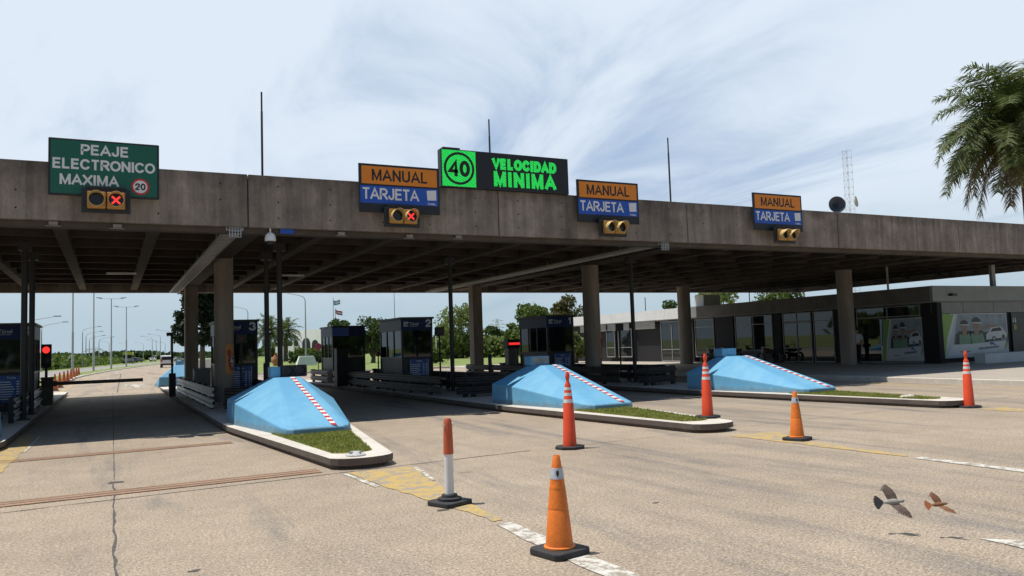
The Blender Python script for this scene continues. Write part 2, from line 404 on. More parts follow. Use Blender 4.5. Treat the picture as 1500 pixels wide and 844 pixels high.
def text(body, size, loc, mat, parent, name='lettering', align='CENTER', bold=0.0, sx=1.0, rz=0.0, thick=.003, sp=1.0):
    cu_ = bpy.data.curves.new(name, 'FONT'); cu_.body = body; cu_.size = size; cu_.align_x = align; cu_.offset = bold
    cu_.extrude = thick; cu_.resolution_u = 4; cu_.space_character = sp
    t = bpy.data.objects.new('tmp_text', cu_); COL.objects.link(t)
    bpy.context.view_layer.update()
    me = bpy.data.meshes.new_from_object(t.evaluated_get(bpy.context.evaluated_depsgraph_get()))
    bpy.data.objects.remove(t)
    off = Vector(parent.get('_o', (0,0,0))) if parent is not None else Vector((0,0,0))
    me.transform(Matrix.Translation(Vector(loc)-off) @ Matrix.Rotation(rz, 4, 'Z') @ Matrix.Rotation(R(90), 4, 'X') @ Matrix.Diagonal((sx, 1, 1, 1)))
    me.materials.clear(); me.materials.append(mat)
    o = bpy.data.objects.new(name, me); COL.objects.link(o)
    if parent is not None: o.parent = parent
    return o

# bold sans lettering drawn stroke by stroke (road sign capitals)
def _arc(cx, cy, rx, ry, a0, a1, n=10): return [(cx+rx*math.cos(R(a0+(a1-a0)*i/n)), cy+ry*math.sin(R(a0+(a1-a0)*i/n))) for i in range(n+1)]
GLYPH = {  # width, polylines in a box of height 1 (stroke centre lines)
 'A': (.76, [[(.03,0),(.38,1),(.73,0)], [(.17,.3),(.59,.3)]]), 'C': (.74, [_arc(.38,.5,.34,.5,42,318,18)]), 'D': (.72, [[(.07,0),(.07,1),(.34,1)]+_arc(.34,.5,.34,.5,90,-90,12)+[(.07,0)]]),
 'E': (.62, [[(.6,1),(.07,1),(.07,0),(.61,0)], [(.07,.52),(.56,.52)]]), 'I': (.16, [[(.08,0),(.08,1)]]), 'J': (.54, [[(.46,1),(.46,.26)]+_arc(.26,.26,.2,.26,0,-180,10)]),
 'L': (.58, [[(.07,1),(.07,0),(.57,0)]]), 'M': (.84, [[(.07,0),(.07,1)], [(.77,0),(.77,1)], [(.09,1),(.42,.04),(.75,1)]]), 'N': (.72, [[(.07,0),(.07,1)], [(.65,0),(.65,1)], [(.08,1),(.64,0)]]),
 'O': (.78, [_arc(.39,.5,.36,.5,90,450,24)]), 'P': (.64, [[(.07,0),(.07,1),(.36,1)]+_arc(.36,.72,.25,.28,90,-90,10)+[(.07,.44)]]), 'R': (.7, [[(.07,0),(.07,1),(.38,1)]+_arc(.38,.73,.25,.27,90,-90,10)+[(.07,.46)], [(.36,.46),(.64,0)]]),
 'T': (.64, [[(.01,1),(.63,1)], [(.32,1),(.32,0)]]), 'U': (.72, [[(.07,1),(.07,.3)]+_arc(.36,.3,.29,.3,180,360,12)+[(.65,1)]]), 'V': (.7, [[(.02,1),(.35,0),(.68,1)]]), 'X': (.7, [[(.03,0),(.67,1)], [(.03,1),(.67,0)]]),
 '0': (.58, [_arc(.29,.5,.24,.5,90,450,24)]), '1': (.4, [[(.04,.76),(.24,.98),(.24,0)]]), '2': (.58, [_arc(.29,.72,.23,.28,170,-35,12)+[(.05,.0),(.55,.0)]]), '3': (.58, [_arc(.28,.75,.22,.25,160,-85,12), _arc(.28,.26,.25,.26,85,-165,12)]),
 '4': (.6, [[(.44,0),(.44,1),(.03,.27),(.59,.27)]]), 'S': (.62, [_arc(.31,.75,.23,.25,40,265,12)+_arc(.31,.25,.25,.25,95,-150,12)]) }
def letters(body, cap, loc, mat, parent, w=None, wt=.19, gap=.15, name='lettering', align='CENTER', face=(1, 0), thick=.004):
    mb = MB(); x = 0; segs = []
    for ch in body:
        gw, pl = GLYPH[ch]; segs.append((x, pl)); x += gw+gap
    tot = x-gap; sx = (w/tot) if w else cap; x0 = {'CENTER': -tot/2, 'LEFT': 0, 'RIGHT': -tot}[align]
    hw = wt*cap/2; lay = 0
    for gx, pl in segs:
        for line in pl:
            pts = [Vector(((p[0]+gx+x0)*sx, hw+p[1]*(cap-2*hw))) for p in line]; pts = [p_ for i_, p_ in enumerate(pts) if i_ == 0 or (p_-pts[i_-1]).length > 1e-4]; closed = (pts[0]-pts[-1]).length < 1e-4 and len(pts) > 4
            n = len(pts); L_ = []; R_ = []
            for i in range(n):
                pr = pts[i-1] if i else (pts[n-2] if closed else None); nx = pts[i+1] if i < n-1 else (pts[1] if closed else None)
                d1 = (pts[i]-pr).normalized() if pr is not None else None; d2 = (nx-pts[i]).normalized() if nx is not None else None
                d = ((d1 or d2)+(d2 or d1)).normalized(); nn = Vector((-d.y, d.x)); dd = d2 or d1
                k = hw/max(.55, nn.dot(Vector((-dd.y, dd.x)))); q_ = pts[i].copy()
                if pr is None: q_ = q_ - d*hw*(.98 if abs(d.x) < .02 else .8) if abs(d.y) > .3 else q_
                if nx is None: q_ = q_ + d*hw*(.98 if abs(d.x) < .02 else .8) if abs(d.y) > .3 else q_
                L_.append(q_+nn*k); R_.append(q_-nn*k)
            yo = -lay*.0003; lay = (lay+1) % 3
            vs = [(loc[0]+v.x*face[0], loc[1]+yo+v.x*face[1], loc[2]+v.y) for v in L_+R_]
            mb.add(vs, [(i, n+i, n+i+1, i+1) for i in range(n-1)])
    return mb.build(name, mat, parent)

# ================================================================== THE SETTING
g = MB(); g.sheet([(-3000,-600),(4000,-600),(4000,6000),(-3000,6000)], -.06); tag(g.build('ground', LAWN), kind='structure')
def road_x(y):   # left edge of the carriageway beyond the plaza (it bends to the right)
    return -2.75 if y < 80 else -2.75 + (y-80)**1.35*.021
ys = [66,72,80,90,100,112,125,140,160,185,215,250,300,380,480,620]
rd = MB()
rd.sheet([(-60,-120),(23.7,-120),(23.7,66),(-2.75,66),(-2.75,52),(-60,52)], 0)
rd.strip([(road_x(y), y) for y in ys], [(road_x(y)+ (13.5 if y < 130 else 12), y) for y in ys], -.004)
rd.sheet([(10.7,66),(60,66),(60,58.5),(23.7,58.5)], -.002)
tag(rd.build('road', ROAD), kind='structure')
op = MB(); op.strip([(road_x(y)-11.5-(80-min(y,80))*.03, y) for y in [52]+ys], [(road_x(y)-2.9, y) for y in [52]+ys], -.03)
tag(op.build('opposite_carriageway', M('asphalt', (.27, .255, .235), .9, .15, 1, var2=.1, scale2=20)), kind='structure')
md = MB(); md.strip([(road_x(y)-2.9, y) for y in ys[1:]], [(road_x(y)-.25, y) for y in ys[1:]], .1)
tag(md.build('median_grass', LAWN), kind='structure')
mk = MB(); mk.sweep([(road_x(y)-.12, y, 0) for y in ys[1:]], [(-.13,-.02),(-.13,.12),(.12,.12),(.12,-.02)])
mk.sweep([(road_x(y)-2.98, y, 0) for y in ys[1:]], [(-.1,-.05),(-.1,.12),(.1,.12),(.1,-.05)])
tag(mk.build('median_kerb', KERB), kind='structure')
# raised pavement on the right, with its kerb
pv = MB(); pv.box(24.0, 80, -120, 58, -.05, .18); tag(pv.build('pavement', PAVE), kind='structure')
kb = MB(); kb.box(23.7, 23.997, -120, 58, -.05, .172); tag(kb.build('pavement_kerb', KERB, bevel=.02), kind='structure')

# ------------------------------------------------------------------ traffic islands
ISL = [-3.1, 3.5, 10.15, 16.85]
NOSE = {-3.1: -.25, 3.5: -.22, 10.15: -.3, 16.85: -.17}
def island_outline(cx, inset=0.0, y_back=44.0):
    nd = NOSE[cx]
    w = 1.28 - inset
    # nose: rounded point, left side straight then bending in towards the nose
    L = [(cx-w, y_back), (cx-w, 19.2), (cx-w+.02, 18.0)]
    tipr = .5 - inset*.45; ty = 11.25 + inset*1.6
    for a in range(200, 341, 20):
        L.append((cx+nd + tipr*math.cos(R(a)), ty+tipr*.75 + tipr*math.sin(R(a))*.75))
    L += [(cx+w-.02, 18.4), (cx+w, 19.6), (cx+w, y_back)]
    return L
for i, cx in enumerate(ISL):
    o = island_outline(cx); inn = island_outline(cx, .38)
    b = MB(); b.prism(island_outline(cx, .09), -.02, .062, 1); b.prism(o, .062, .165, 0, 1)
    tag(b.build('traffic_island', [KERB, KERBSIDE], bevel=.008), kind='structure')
    # the planted nose: grass blades on a bed a little above the kerb
    bed = [p for p in inn if p[1] < 19.0]
    bed = [(cx-.78, 15.7)] + [p for p in inn if p[1] < 14.5] + [(cx+.72, 15.9)]
    gb = MB(); gb.sheet(bed, .172)
    rr = random.Random(50+i)
    def inside(x, y):
        c = False; n = len(bed); j = n-1
        for q in range(n):
            if (bed[q][1] > y) != (bed[j][1] > y) and x < (bed[j][0]-bed[q][0])*(y-bed[q][1])/(bed[j][1]-bed[q][1]) + bed[q][0]: c = not c
            j = q
        return c
    cnt = 0
    while cnt < 6500:
        x = cx + rr.uniform(-1, 1); y = rr.uniform(11, 16.2)
        if not inside(x, y): continue
        cnt += 1
        a = rr.uniform(0, 6.28); h_ = rr.uniform(.012, .045); w_ = rr.uniform(.006, .014)
        dx, dy = math.cos(a)*w_, math.sin(a)*w_; lx, ly = rr.uniform(-.03, .03), rr.uniform(-.03, .03)
        gb.add([(x-dx, y-dy, .172), (x+dx, y+dy, .172), (x+lx, y+ly, .172+h_)], [(0,1,2)])
    tag(gb.build('grass', GRASS), 'short green grass on a traffic island nose', 'grass', kind='stuff')

# ------------------------------------------------------------------ markings, joints and rusty channels in the concrete
def jag(path, w, z, seed, jit=.03, step=.25):
    r_ = random.Random(seed); L = []; Rr = []
    for (x0, y0), (x1, y1) in zip(path, path[1:]):
        n = max(2, int(math.hypot(x1-x0, y1-y0)/step)); d = math.hypot(x1-x0, y1-y0); nx, ny = -(y1-y0)/d, (x1-x0)/d
        for k in range(n+1):
            t = k/n; j = r_.uniform(-jit, jit); ww = w*r_.uniform(.4, 1.5)/2
            x, y = x0+(x1-x0)*t + nx*j, y0+(y1-y0)*t + ny*j
            L.append((x+nx*ww, y+ny*ww)); Rr.append((x-nx*ww, y-ny*ww))
    return L, Rr
TAR = M('tar_joint', (.085, .078, .07), .9, .4, 14)
jn = MB()
for path, w, jit in [([(.03,-1),(.04,12.2)], .022, .014), ([(.05,12.6),(.1,44)], .012, .004), ([(-12,10.6),(-1.1,10.76),(3.05,11.14),(6.0,11.4)], .03, .015),
                     ([(6.75,22),(6.8,48)], .014, .008), ([(6.4,11.4),(14,11.9),(23.5,12.4)], .012, .01),
                     ([(13.4,20),(13.4,48)], .014, .008), ([(-2.7,36),(23,36.4)], .02, .01), ([(-2.6,47),(9,47.5)], .04, .015), ([(-2.6,58),(9,58.6)], .04, .015), ([(-2.6,70),(9,70.6)], .05, .015),
                     ([(3.3,44),(6.4,80),(8.2,128)], .1, .02), ([(0.3,44),(1.0,96)], .05, .02)]:
    l_, r_ = jag(path, w, 0, hash(str(path)) % 999 if False else int(abs(path[0][0]*37+path[0][1]*11)), jit); jn.strip(l_, r_, .0035)
for x, y, s in [(.05, 12.35, .2), (.03, 6.1, .1), (3.1, 7.9, .1), (-.9, 8.4, .07), (2.4, 5.4, .05), (5.1, 6.9, .05), (.6, 6.9, .06)]:
    pts = [(x+s*random.uniform(.4,1)*math.cos(a*.7), y+s*.7*random.uniform(.4,1)*math.sin(a*.7)) for a in range(9)]
    jn.sheet(pts, .0042)
tag(jn.build('road_joints', TAR), kind='structure')
rc = MB()
for (xa, xb, ya, yb, w_) in ((-4.5, 2.66, 11.2, 11.52, .34), (-1.75, 2.1, 16.12, 16.34, .34)):
    rc.strip([(xa, ya+w_/2), (xb, yb+w_/2)], [(xa, ya-w_/2), (xb, yb-w_/2)], .005)
    for dy in (-w_/2, w_/2): rc.strip([(xa, ya+dy+.02), (xb, yb+dy+.02)], [(xa, ya+dy-.02), (xb, yb+dy-.02)], .009, 1)
    rc.strip([(xa, ya+.015), (xb, yb+.015)], [(xa, ya-.015), (xb, yb-.015)], .009, 1)
tag(rc.build('rusty_drain_channel', [M('rusty_plate', (.3, .2, .135), .8, .3, 3, var2=.25, scale2=30, stretch=(.5,3,1)), RUST]), kind='structure')
def ragged(pts, z, seed, mb, amp=.035, step=.18):
    r_ = random.Random(seed); out = []
    for (x0, y0), (x1, y1) in zip(pts, pts[1:]+pts[:1]):
        n = max(1, int(math.hypot(x1-x0, y1-y0)/step))
        for k in range(n):
            t = k/n; out.append((x0+(x1-x0)*t + r_.uniform(-amp, amp), y0+(y1-y0)*t + r_.uniform(-amp, amp)))
    mb.sheet(out, z)
ym = MB()
ragged([(2.95,11.05),(3.02,9.7),(3.22,8.2),(3.31,7.1),(3.4,7.1),(3.5,8.4),(3.85,11.0)], .006, 1, ym, .025)
ragged([(9.55,10.75),(9.6,9.4),(9.66,7.4),(9.76,7.4),(9.95,9.5),(10.6,10.7)], .006, 2, ym, .03)
ragged([(16.45,10.75),(16.5,7.5),(16.65,7.5),(17.2,10.7)], .006, 3, ym, .03)
ragged([(-1.85,21.5),(-1.9,13),(-1.52,13),(-1.47,17.5),(-1.5,21.5)], .006, 4, ym, .02)
ym.box(22.9, 23.05, 15.4, 19.2, 0, .006); ym.box(23.0, 23.16, 2, 14.6, 0, .006)
ym.strip([(-2.3,44),(-2.1,62),(-1.6,78)], [(-2.45,44),(-2.3,62),(-1.8,78)], .006)
tag(ym.build('yellow_markings', YPAINT), kind='structure')
wm = MB()
ragged([(3.27,6.95),(3.2,5.9),(3.2,4.2),(3.42,4.2),(3.43,6.95)], .007, 5, wm, .012)
ragged([(9.62,7.25),(9.58,5.1),(9.76,5.1),(9.8,7.25)], .007, 6, wm, .012)
ragged([(2.86,10.95),(2.92,9.7),(2.99,9.7),(2.93,10.95)], .0075, 8, wm, .01, .1); ragged([(3.85,10.9),(3.68,9.7),(3.73,9.7),(3.92,10.9)], .0075, 9, wm, .01, .1)
ragged([(-1.44,21),(-1.46,17.5),(-1.41,17.5),(-1.39,21)], .0075, 10, wm, .008)
ragged([(6.3,4.2),(6.2,2.4),(6.52,2.4),(6.56,3.95)], .007, 11, wm, .015)
wm.strip([(-1.7,43.4),(2.4,41.9)], [(-1.7,43.65),(2.4,42.15)], .007)
for x, y in [(.9, 54), (.6, 100), (4.2, 112), (5.4, 128), (-.2, 76)]: ragged([(x-.12,y-1.6),(x+.12,y-1.6),(x+.16,y+1.6),(x-.1,y+1.6)], .007, int(y), wm, .03)
wm.sheet([(1.2,50),(1.5,50),(1.5,53),(2.0,53),(1.35,56),(.75,53),(1.2,53)], .007)
tag(wm.build('white_markings', WPAINT), kind='structure')

# ================================================================== TOLL CANOPY
YF, YB, ZT, ZB = 19.75, 41.6, 6.02, 4.74
XL, XR = -17.2, 44.0
can = thing('toll_canopy', 'long stained concrete canopy spanning all the toll lanes', 'canopy', (3.4, 30, 0))
joints = [XL, -10.5, -3.8, 2.95, 9.66, 16.3, 23.05, 29.76, 36.5, XR]
for a, b in zip(joints, joints[1:]):
    q = MB(); q.box(a+.012, b-.012, YF, YF+.22, ZB, ZT, 0)
    n = 5; r_ = random.Random(int(a*7))
    for k in range(n):
        x = a + (b-a)*(k+.5)/n + r_.uniform(-.05, .05)
        for z in (4.98, 5.37, 5.76):
            if r_.random() < .12: continue
            q.add([(x+.022*math.cos(t*math.pi/4), YF-.003, z+.022*math.sin(t*math.pi/4)) for t in range(8)], [tuple(range(8))], 1)
    q.build('fascia_panel', [FASCIA, M('tie_hole', (.02, .017, .015), .9)], can, bevel=.012)
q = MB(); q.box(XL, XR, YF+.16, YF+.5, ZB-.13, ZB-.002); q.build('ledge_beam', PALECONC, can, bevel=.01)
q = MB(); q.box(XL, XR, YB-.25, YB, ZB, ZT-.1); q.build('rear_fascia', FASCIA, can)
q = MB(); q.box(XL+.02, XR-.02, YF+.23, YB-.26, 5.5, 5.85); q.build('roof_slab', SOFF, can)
for xe in (XL, XR-.22):
    q = MB(); q.box(xe, xe+.22, YF+.52, YB-.26, ZB, ZT-.05); q.build('end_fascia', FASCIA, can)
x = -15.9; k = 0
while x < XR-1:
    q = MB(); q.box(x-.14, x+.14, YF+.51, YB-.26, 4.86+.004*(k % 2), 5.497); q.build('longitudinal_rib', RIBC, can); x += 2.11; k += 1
y = YF+2.1
while y < YB-1:
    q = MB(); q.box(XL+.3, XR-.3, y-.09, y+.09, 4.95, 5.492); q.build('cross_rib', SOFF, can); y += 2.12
def stadium(cx, cy, a, b, n=8):
    pts = []; r_ = a
    for t in range(n+1): ang = math.pi*t/n; pts.append((cx+r_*math.cos(ang), cy+(b-a)+r_*math.sin(ang)))
    for t in range(n+1): ang = math.pi+math.pi*t/n; pts.append((cx+r_*math.cos(ang), cy-(b-a)+r_*math.sin(ang)))
    return pts
POST = M('safety_poster', (.62, .27, .09), .5, .15, 9); POSTR = M('poster_red', (.38, .035, .02), .5, .15, 6)
for (px, py, Y) in ((328,470,27.6),(867,470,27.6),(1240,470,27.6)):
    p = onY(px, py, Y); q = MB(); q.prism(stadium(p.x, p.y, .29, .4), .1, 5.6)
    c = q.build('column', COLM, can, smooth=True)
    if px < 1000:
        # curved safety poster wrapped round the side towards the lane
        q = MB(); w0, w1 = ((R(268), R(330)) if px < 500 else (R(285), R(352))); n = 8
        def P(t, z, e): a = w0+(w1-w0)*t; return (p.x+(.29+e)*math.cos(a), p.y-.11+(.29+e)*math.sin(a), z)
        q.add([P(t/n, 1.05, .006) for t in range(n+1)]+[P(t/n, 2.02, .006) for t in range(n+1)], [(t, t+1, n+2+t, n+1+t) for t in range(n)], 0)
        r_ = random.Random(3)
        def blob(ct, cz, rt, rz_, e, kk, st=10): q.add([P(ct+rt*math.cos(6.283*t/st), cz+rz_*math.sin(6.283*t/st), e) for t in range(st)], [tuple(range(st))], kk)
        blob(.62, 1.5, .36, .3, .010, 1); blob(.35, 1.75, .18, .12, .011, 1); blob(.7, 1.48, .2, .16, .014, 2); blob(.72, 1.56, .12, .03, .017, 3); blob(.66, 1.4, .12, .03, .017, 3); blob(.7, 1.22, .14, .05, .014, 1)
        q.build('poster', [POST, POSTR, SWHITE, SBLACK], c)
for (px, py, Y) in ((280,470,38.4),(697,470,38.4),(1003,470,38.4)):
    p = onY(px, py, Y); q = MB()
    if px < 900: q.box(p.x-.27, p.x+.27, p.y-.3, p.y+.3, .1, 5.45); q.build('column', COLM, can, bevel=.03)
    else: q.prism(stadium(p.x, p.y, .34, .42), .1, 5.6); q.build('column', COLM, can, smooth=True)
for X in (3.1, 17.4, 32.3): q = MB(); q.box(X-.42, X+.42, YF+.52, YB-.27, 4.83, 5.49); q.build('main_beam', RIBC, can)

# cable trays under the main beams, mesh plate at their front ends
def tray(X, label, y0=19.9, y1=40.5):
    t = thing('cable_tray', label, 'cable tray', (X, y0, 4.6))
    q = MB(); z = 4.66
    q.box(X-.2, X-.17, y0, y1, z, z+.08); q.box(X+.17, X+.2, y0, y1, z, z+.08)
    y = y0
    while y < y1: q.box(X-.169, X+.169, y, y+.05, z+.002, z+.03); y += .3
    q.build('tray_ladder', STEEL, t)
    q = MB()
    for k in range(5): q.box(X-.14+k*.065, X-.12+k*.065, y0-.08, y0-.05, 4.49, 4.8); q.box(X-.14, X+.14, y0-.049, y0-.02, 4.49+k*.073, 4.51+k*.073)
    q.build('mesh_plate', STEEL, t)
    q = MB()
    for y in (22, 27, 32, 37): q.tube([(X-.185, y, z+.06), (X-.185, y, 4.9)], .008, 5); q.tube([(X+.185, y, z+.06), (X+.185, y, 4.9)], .008, 5)
    q.build('hanger', STEEL, t)
tray(2.66, 'galvanised cable tray under the canopy, running back beside the poster column of booth 3')
tray(15.45, 'galvanised cable tray under the canopy, starting between the second and third orange signs')
# dark steel posts from the islands to the soffit
SP = 'slim dark steel posts holding up the canopy'
for (px, py, Y, lab) in [(35.6,450,24.5,'slim dark steel post in front of booth 4, nearer the frame edge'), (47,450,26.8,'slim dark steel post by the corner of booth 4, right of its twin'),
                    (409,400,23.4,'thick dark steel post behind the nearest blue barrier, right one of the pair'), (390,400,25.7,'dark steel post right of booth 3, left one of the pair'),
                    (659,400,26.0,'dark steel post right of booth 2 by the lane signal'), (924,400,24.5,'dark steel post before the service building, right of the poster column'), (694,380,24.2,'dark steel post in line with the square rear column')]:
    if px == 694: continue
    p = onY(px, py, Y); t = thing('steel_post', lab, 'post', (p.x, p.y, .16), group=SP)
    q = MB(); q.lathe([(.075, .16), (.075, 4.9)], (p.x, p.y, 0), 12); q.build('shaft', DARK, t, smooth=True)
    q = MB(); q.box(p.x-.16, p.x+.16, p.y-.16, p.y+.16, .165, .19); q.build('base_plate', DARK, t)
    q = MB(); q.box(p.x-.15, p.x+.15, p.y-.15, p.y+.15, 4.62, 4.853); q.build('head_bracket', DARK, t)

# ------------------------------------------------------------------ things on the fascia and the roof
def manual_sign(xl, w, label):
    t = thing('lane_sign', label, 'sign', (xl+w/2, 19.55, 5.2), group='orange and blue lane signs')
    z0, z1 = 5.2, 6.45; y = 19.5
    q = MB(); q.box(xl, xl+w, y, y+.05, z0, z1); q.build('backing_board', SIGNBLK, t, bevel=.008)
    q = MB(); q.box(xl+.07, xl+w-.07, y-.006, y-.001, 5.93, 6.39); q.build('orange_panel', SORANGE, t)
    q = MB(); q.box(xl+.03, xl+w-.05, y-.006, y-.001, 5.43, 5.88); q.build('blue_panel', SBLUE, t)
    letters('MANUAL', .3, (xl+w/2+.0, y-.008, 6.015), SBLACK, t, w=1.5, wt=.175)
    letters('TARJETA', .3, (xl+.09, y-.008, 5.53), SWHITE, t, w=1.5, wt=.17, align='LEFT', gap=.1)
    q = MB(); c = xl+w-.23; q.add([(c-.14,y-.008,5.83),(c+.13,y-.008,5.85),(c+.13,y-.008,5.58),(c-.12,y-.008,5.57)], [(3,2,1,0)]); q.build('card_symbol', SWHITE, t)
    letters('TUNEL', .055, (c, y-.008, 5.45), SWHITE, t, w=.24)
    q = MB()
    for xx in (xl+.3, xl+w-.3): q.box(xx-.03, xx+.03, y+.051, YF-.002, 5.3, 5.36); q.box(xx-.03, xx+.03, y+.051, YF-.002, 5.85, 5.91)
    q.build('mounting_arm', DARK, t); return t
manual_sign(5.62, 2.19, 'orange and blue toll lane sign directly left of the green message board, red signal below')
manual_sign(12.1, 2.17, 'orange and blue toll lane sign directly right of the green message board')
manual_sign(18.87, 2.2, 'orange and blue toll lane sign farthest right, nearest the loudspeaker')
q = MB(); q.tube([(18.2,20.0,6.0),(18.75,19.58,6.4)], .02, 6)
t = thing('overhead_sign', 'green overhead sign reading PEAJE ELECTRONICO MAXIMA 20', 'sign', (-.12, 19.55, 5.25))
mb = MB(); mb.box(-1.21, .98, 19.5, 19.55, 5.25, 6.51); mb.build('backing_board', SIGNBLK, t, bevel=.02)
mb = MB(); mb.box(-1.165, .935, 19.494, 19.499, 5.295, 6.465); mb.build('green_panel', GREEN, t)
letters('PEAJE', .235, (-.12, 19.49, 6.165), SWHITE, t, w=.93, wt=.2)
letters('ELECTRONICO', .235, (-.12, 19.49, 5.835), SWHITE, t, w=2.0, wt=.2)
letters('MAXIMA', .235, (-.42, 19.49, 5.49), SWHITE, t, w=1.13, wt=.2)
def disc(mb, c, r, y, k=0, n=28, r_in=0):
    if r_in:
        b = [(c[0]+r*math.cos(6.2832*i/n), y, c[1]+r*math.sin(6.2832*i/n)) for i in range(n)] + [(c[0]+r_in*math.cos(6.2832*i/n), y, c[1]+r_in*math.sin(6.2832*i/n)) for i in range(n)]
        mb.add(b, [(i, (i+1) % n, n+(i+1) % n, n+i) for i in range(n)], k)
    else: mb.add([(c[0]+r*math.cos(6.2832*i/n), y, c[1]+r*math.sin(6.2832*i/n)) for i in range(n)], [tuple(range(n))], k)
mb = MB(); disc(mb, (.59, 5.52), .17, 19.491, 0); disc(mb, (.59, 5.52), .185, 19.489, 1, r_in=.145); mb.build('speed_disc', [SWHITE, SRED], t)
letters('20', .155, (.59, 19.486, 5.443), SBLACK, t, w=.2, wt=.2)
mb = MB()
for xx in (-.9, .7): mb.box(xx-.03, xx+.03, 19.551, YF-.002, 5.35, 5.41); mb.box(xx-.03, xx+.03, 19.551, YF-.002, 5.9, 5.96)
mb.build('mounting_arm', DARK, t)

def signal_head(cx, cz, label, red):
    t = thing('lane_signal', label, 'traffic signal', (cx, 19.4, cz-.28), group='amber two lamp lane signals on the canopy edge')
    y = 19.34
    q = MB(); q.box(cx-.48, cx+.48, y, y+.05, cz-.28, cz+.25); q.box(cx-.4, cx+.4, y-.001, y+.04, cz+.251, cz+.3); q.build('backplate', BLACK, t, bevel=.02)
    q = MB()
    for s in (-1, 1): q.box(cx+s*.19-.18, cx+s*.19+.18, y-.12, y-.001, cz-.2, cz+.17)
    q.build('housing', AMBER, t, bevel=.025)
    for s in (-1, 1):
        lx = cx+s*.19; q = MB(); n = 24
        for (ra, rb) in ((.158, .15),):
            vs = []; depth = lambda a: .13 + .16*max(0, math.sin(a))**.7 if math.sin(a) > -.55 else .125
            for r_ in (ra, rb):
                for yy in (0, 1):
                    for i in range(n):
                        a = 6.2832*i/n; vs.append((lx+r_*math.cos(a), y-.12-(depth(a) if yy else -.01), cz-.01+r_*math.sin(a)))
            fs = []
            for i in range(n):
                j = (i+1) % n
                fs += [(i, j, n+j, n+i), (2*n+i, 3*n+i, 3*n+j, 2*n+j), (n+i, n+j, 3*n+j, 3*n+i)]
            q.add(vs, fs)
        q.build('visor', M('pale_amber_visor', (.66, .47, .2), .45, .1, 8), t, smooth=True)
        q = MB(); disc(q, (lx, cz-.01), .15, y-.135); q.build('lens', M('dark_lens', (.012, .01, .01), .2, .1, 5), t)
        if red and s == 1:
            q = MB()
            for a in (R(45), R(-45)):
                ca, sa = math.cos(a), math.sin(a); l_, w_ = .115, .02
                q.add([(lx+u*ca-v*sa, y-.14-(.001 if a > 0 else 0), cz-.01+u*sa+v*ca) for u, v in ((-l_,-w_),(l_,-w_),(l_,w_),(-l_,w_))], [(0,1,2,3)])
            q.build('red_cross', GLOW_R, t)
    q = MB(); q.box(cx-.05, cx+.05, y+.051, YF-.002, cz-.05, cz+.05); q.build('bracket', DARK, t)
signal_head(-.09, 5.15, 'lane signal with lit red cross below the green sign', True)
signal_head(6.7, 5.09, 'lane signal with lit red cross under an orange and blue sign', True)
signal_head(13.2, 5.05, 'unlit lane signal under the middle orange and blue sign, right of the message board', False)
signal_head(20.05, 5.05, 'unlit lane signal under the farthest right orange and blue sign', False)

# LED message board on the roof edge
t = thing('message_board', 'black message board with lit green 40 in a ring and VELOCIDAD MINIMA', 'message board', (9.75, 20.0, 6.02))
q = MB(); q.box(7.92, 11.9, 19.62, 19.86, 6.0, 7.05); q.build('cabinet', M('led_cabinet', (.012, .012, .016), .5, .1, 3), t, bevel=.015)
q = MB(); q.box(7.95, 8.94, 19.612, 19.618, 6.03, 7.02)
def led(name, col):
    mt, tt, p = _nodes(name); p.inputs['Base Color'].default_value = (.01, .02, .01, 1)
    tc = tt.nodes.new('ShaderNodeTexCoord'); w = tt.nodes.new('ShaderNodeTexWave'); w.inputs['Scale'].default_value = 5.5; w.inputs['Distortion'].default_value = 3; w.inputs['Detail'].default_value = 2; w.inputs['Detail Scale'].default_value = 3
    mp = tt.nodes.new('ShaderNodeMapping'); mp.inputs['Rotation'].default_value = (0, R(62), 0)
    tt.links.new(tc.outputs['Object'], mp.inputs[0]); tt.links.new(mp.outputs[0], w.inputs['Vector'])
    rr = tt.nodes.new('ShaderNodeMapRange'); rr.inputs['To Min'].default_value = .42; rr.inputs['To Max'].default_value = .85; tt.links.new(w.outputs['Fac'], rr.inputs['Value'])
    p.inputs['Emission Color'].default_value = (*col, 1); tt.links.new(rr.outputs[0], p.inputs['Emission Strength']); return mt
LED = led('green_led_screen', (.02, 1, .13))
q.build('lit_square', LED, t)
q = MB(); disc(q, (8.445, 6.525), .45, 19.609, 0, 40, .38); q.build('ring', SBLACK, t)
letters('40', .45, (8.445, 19.607, 6.3), SBLACK, t, w=.58, wt=.23)
letters('VELOCIDAD', .32, (10.47, 19.61, 6.58), LED, t, w=1.98, wt=.3, gap=.3)
letters('MINIMA', .43, (10.47, 19.61, 6.1), LED, t, w=1.92, wt=.26, gap=.3)
q = MB()
for xx in (8.2, 9.1, 10.2, 11.3): q.box(xx-.03, xx+.03, 19.86, 20.3, 6.03, 6.09); q.tube([(xx, 19.87, 6.8), (xx, 20.6, 6.0)], .02, 6); q.box(xx-.03, xx+.03, 19.87, 19.93, 5.86, 6.9)
q.build('support_frame', DARK, t)
q = MB(); q.box(8.0, 8.5, 19.65, 19.8, 7.051, 7.1); q.build('top_unit', DARK, t)
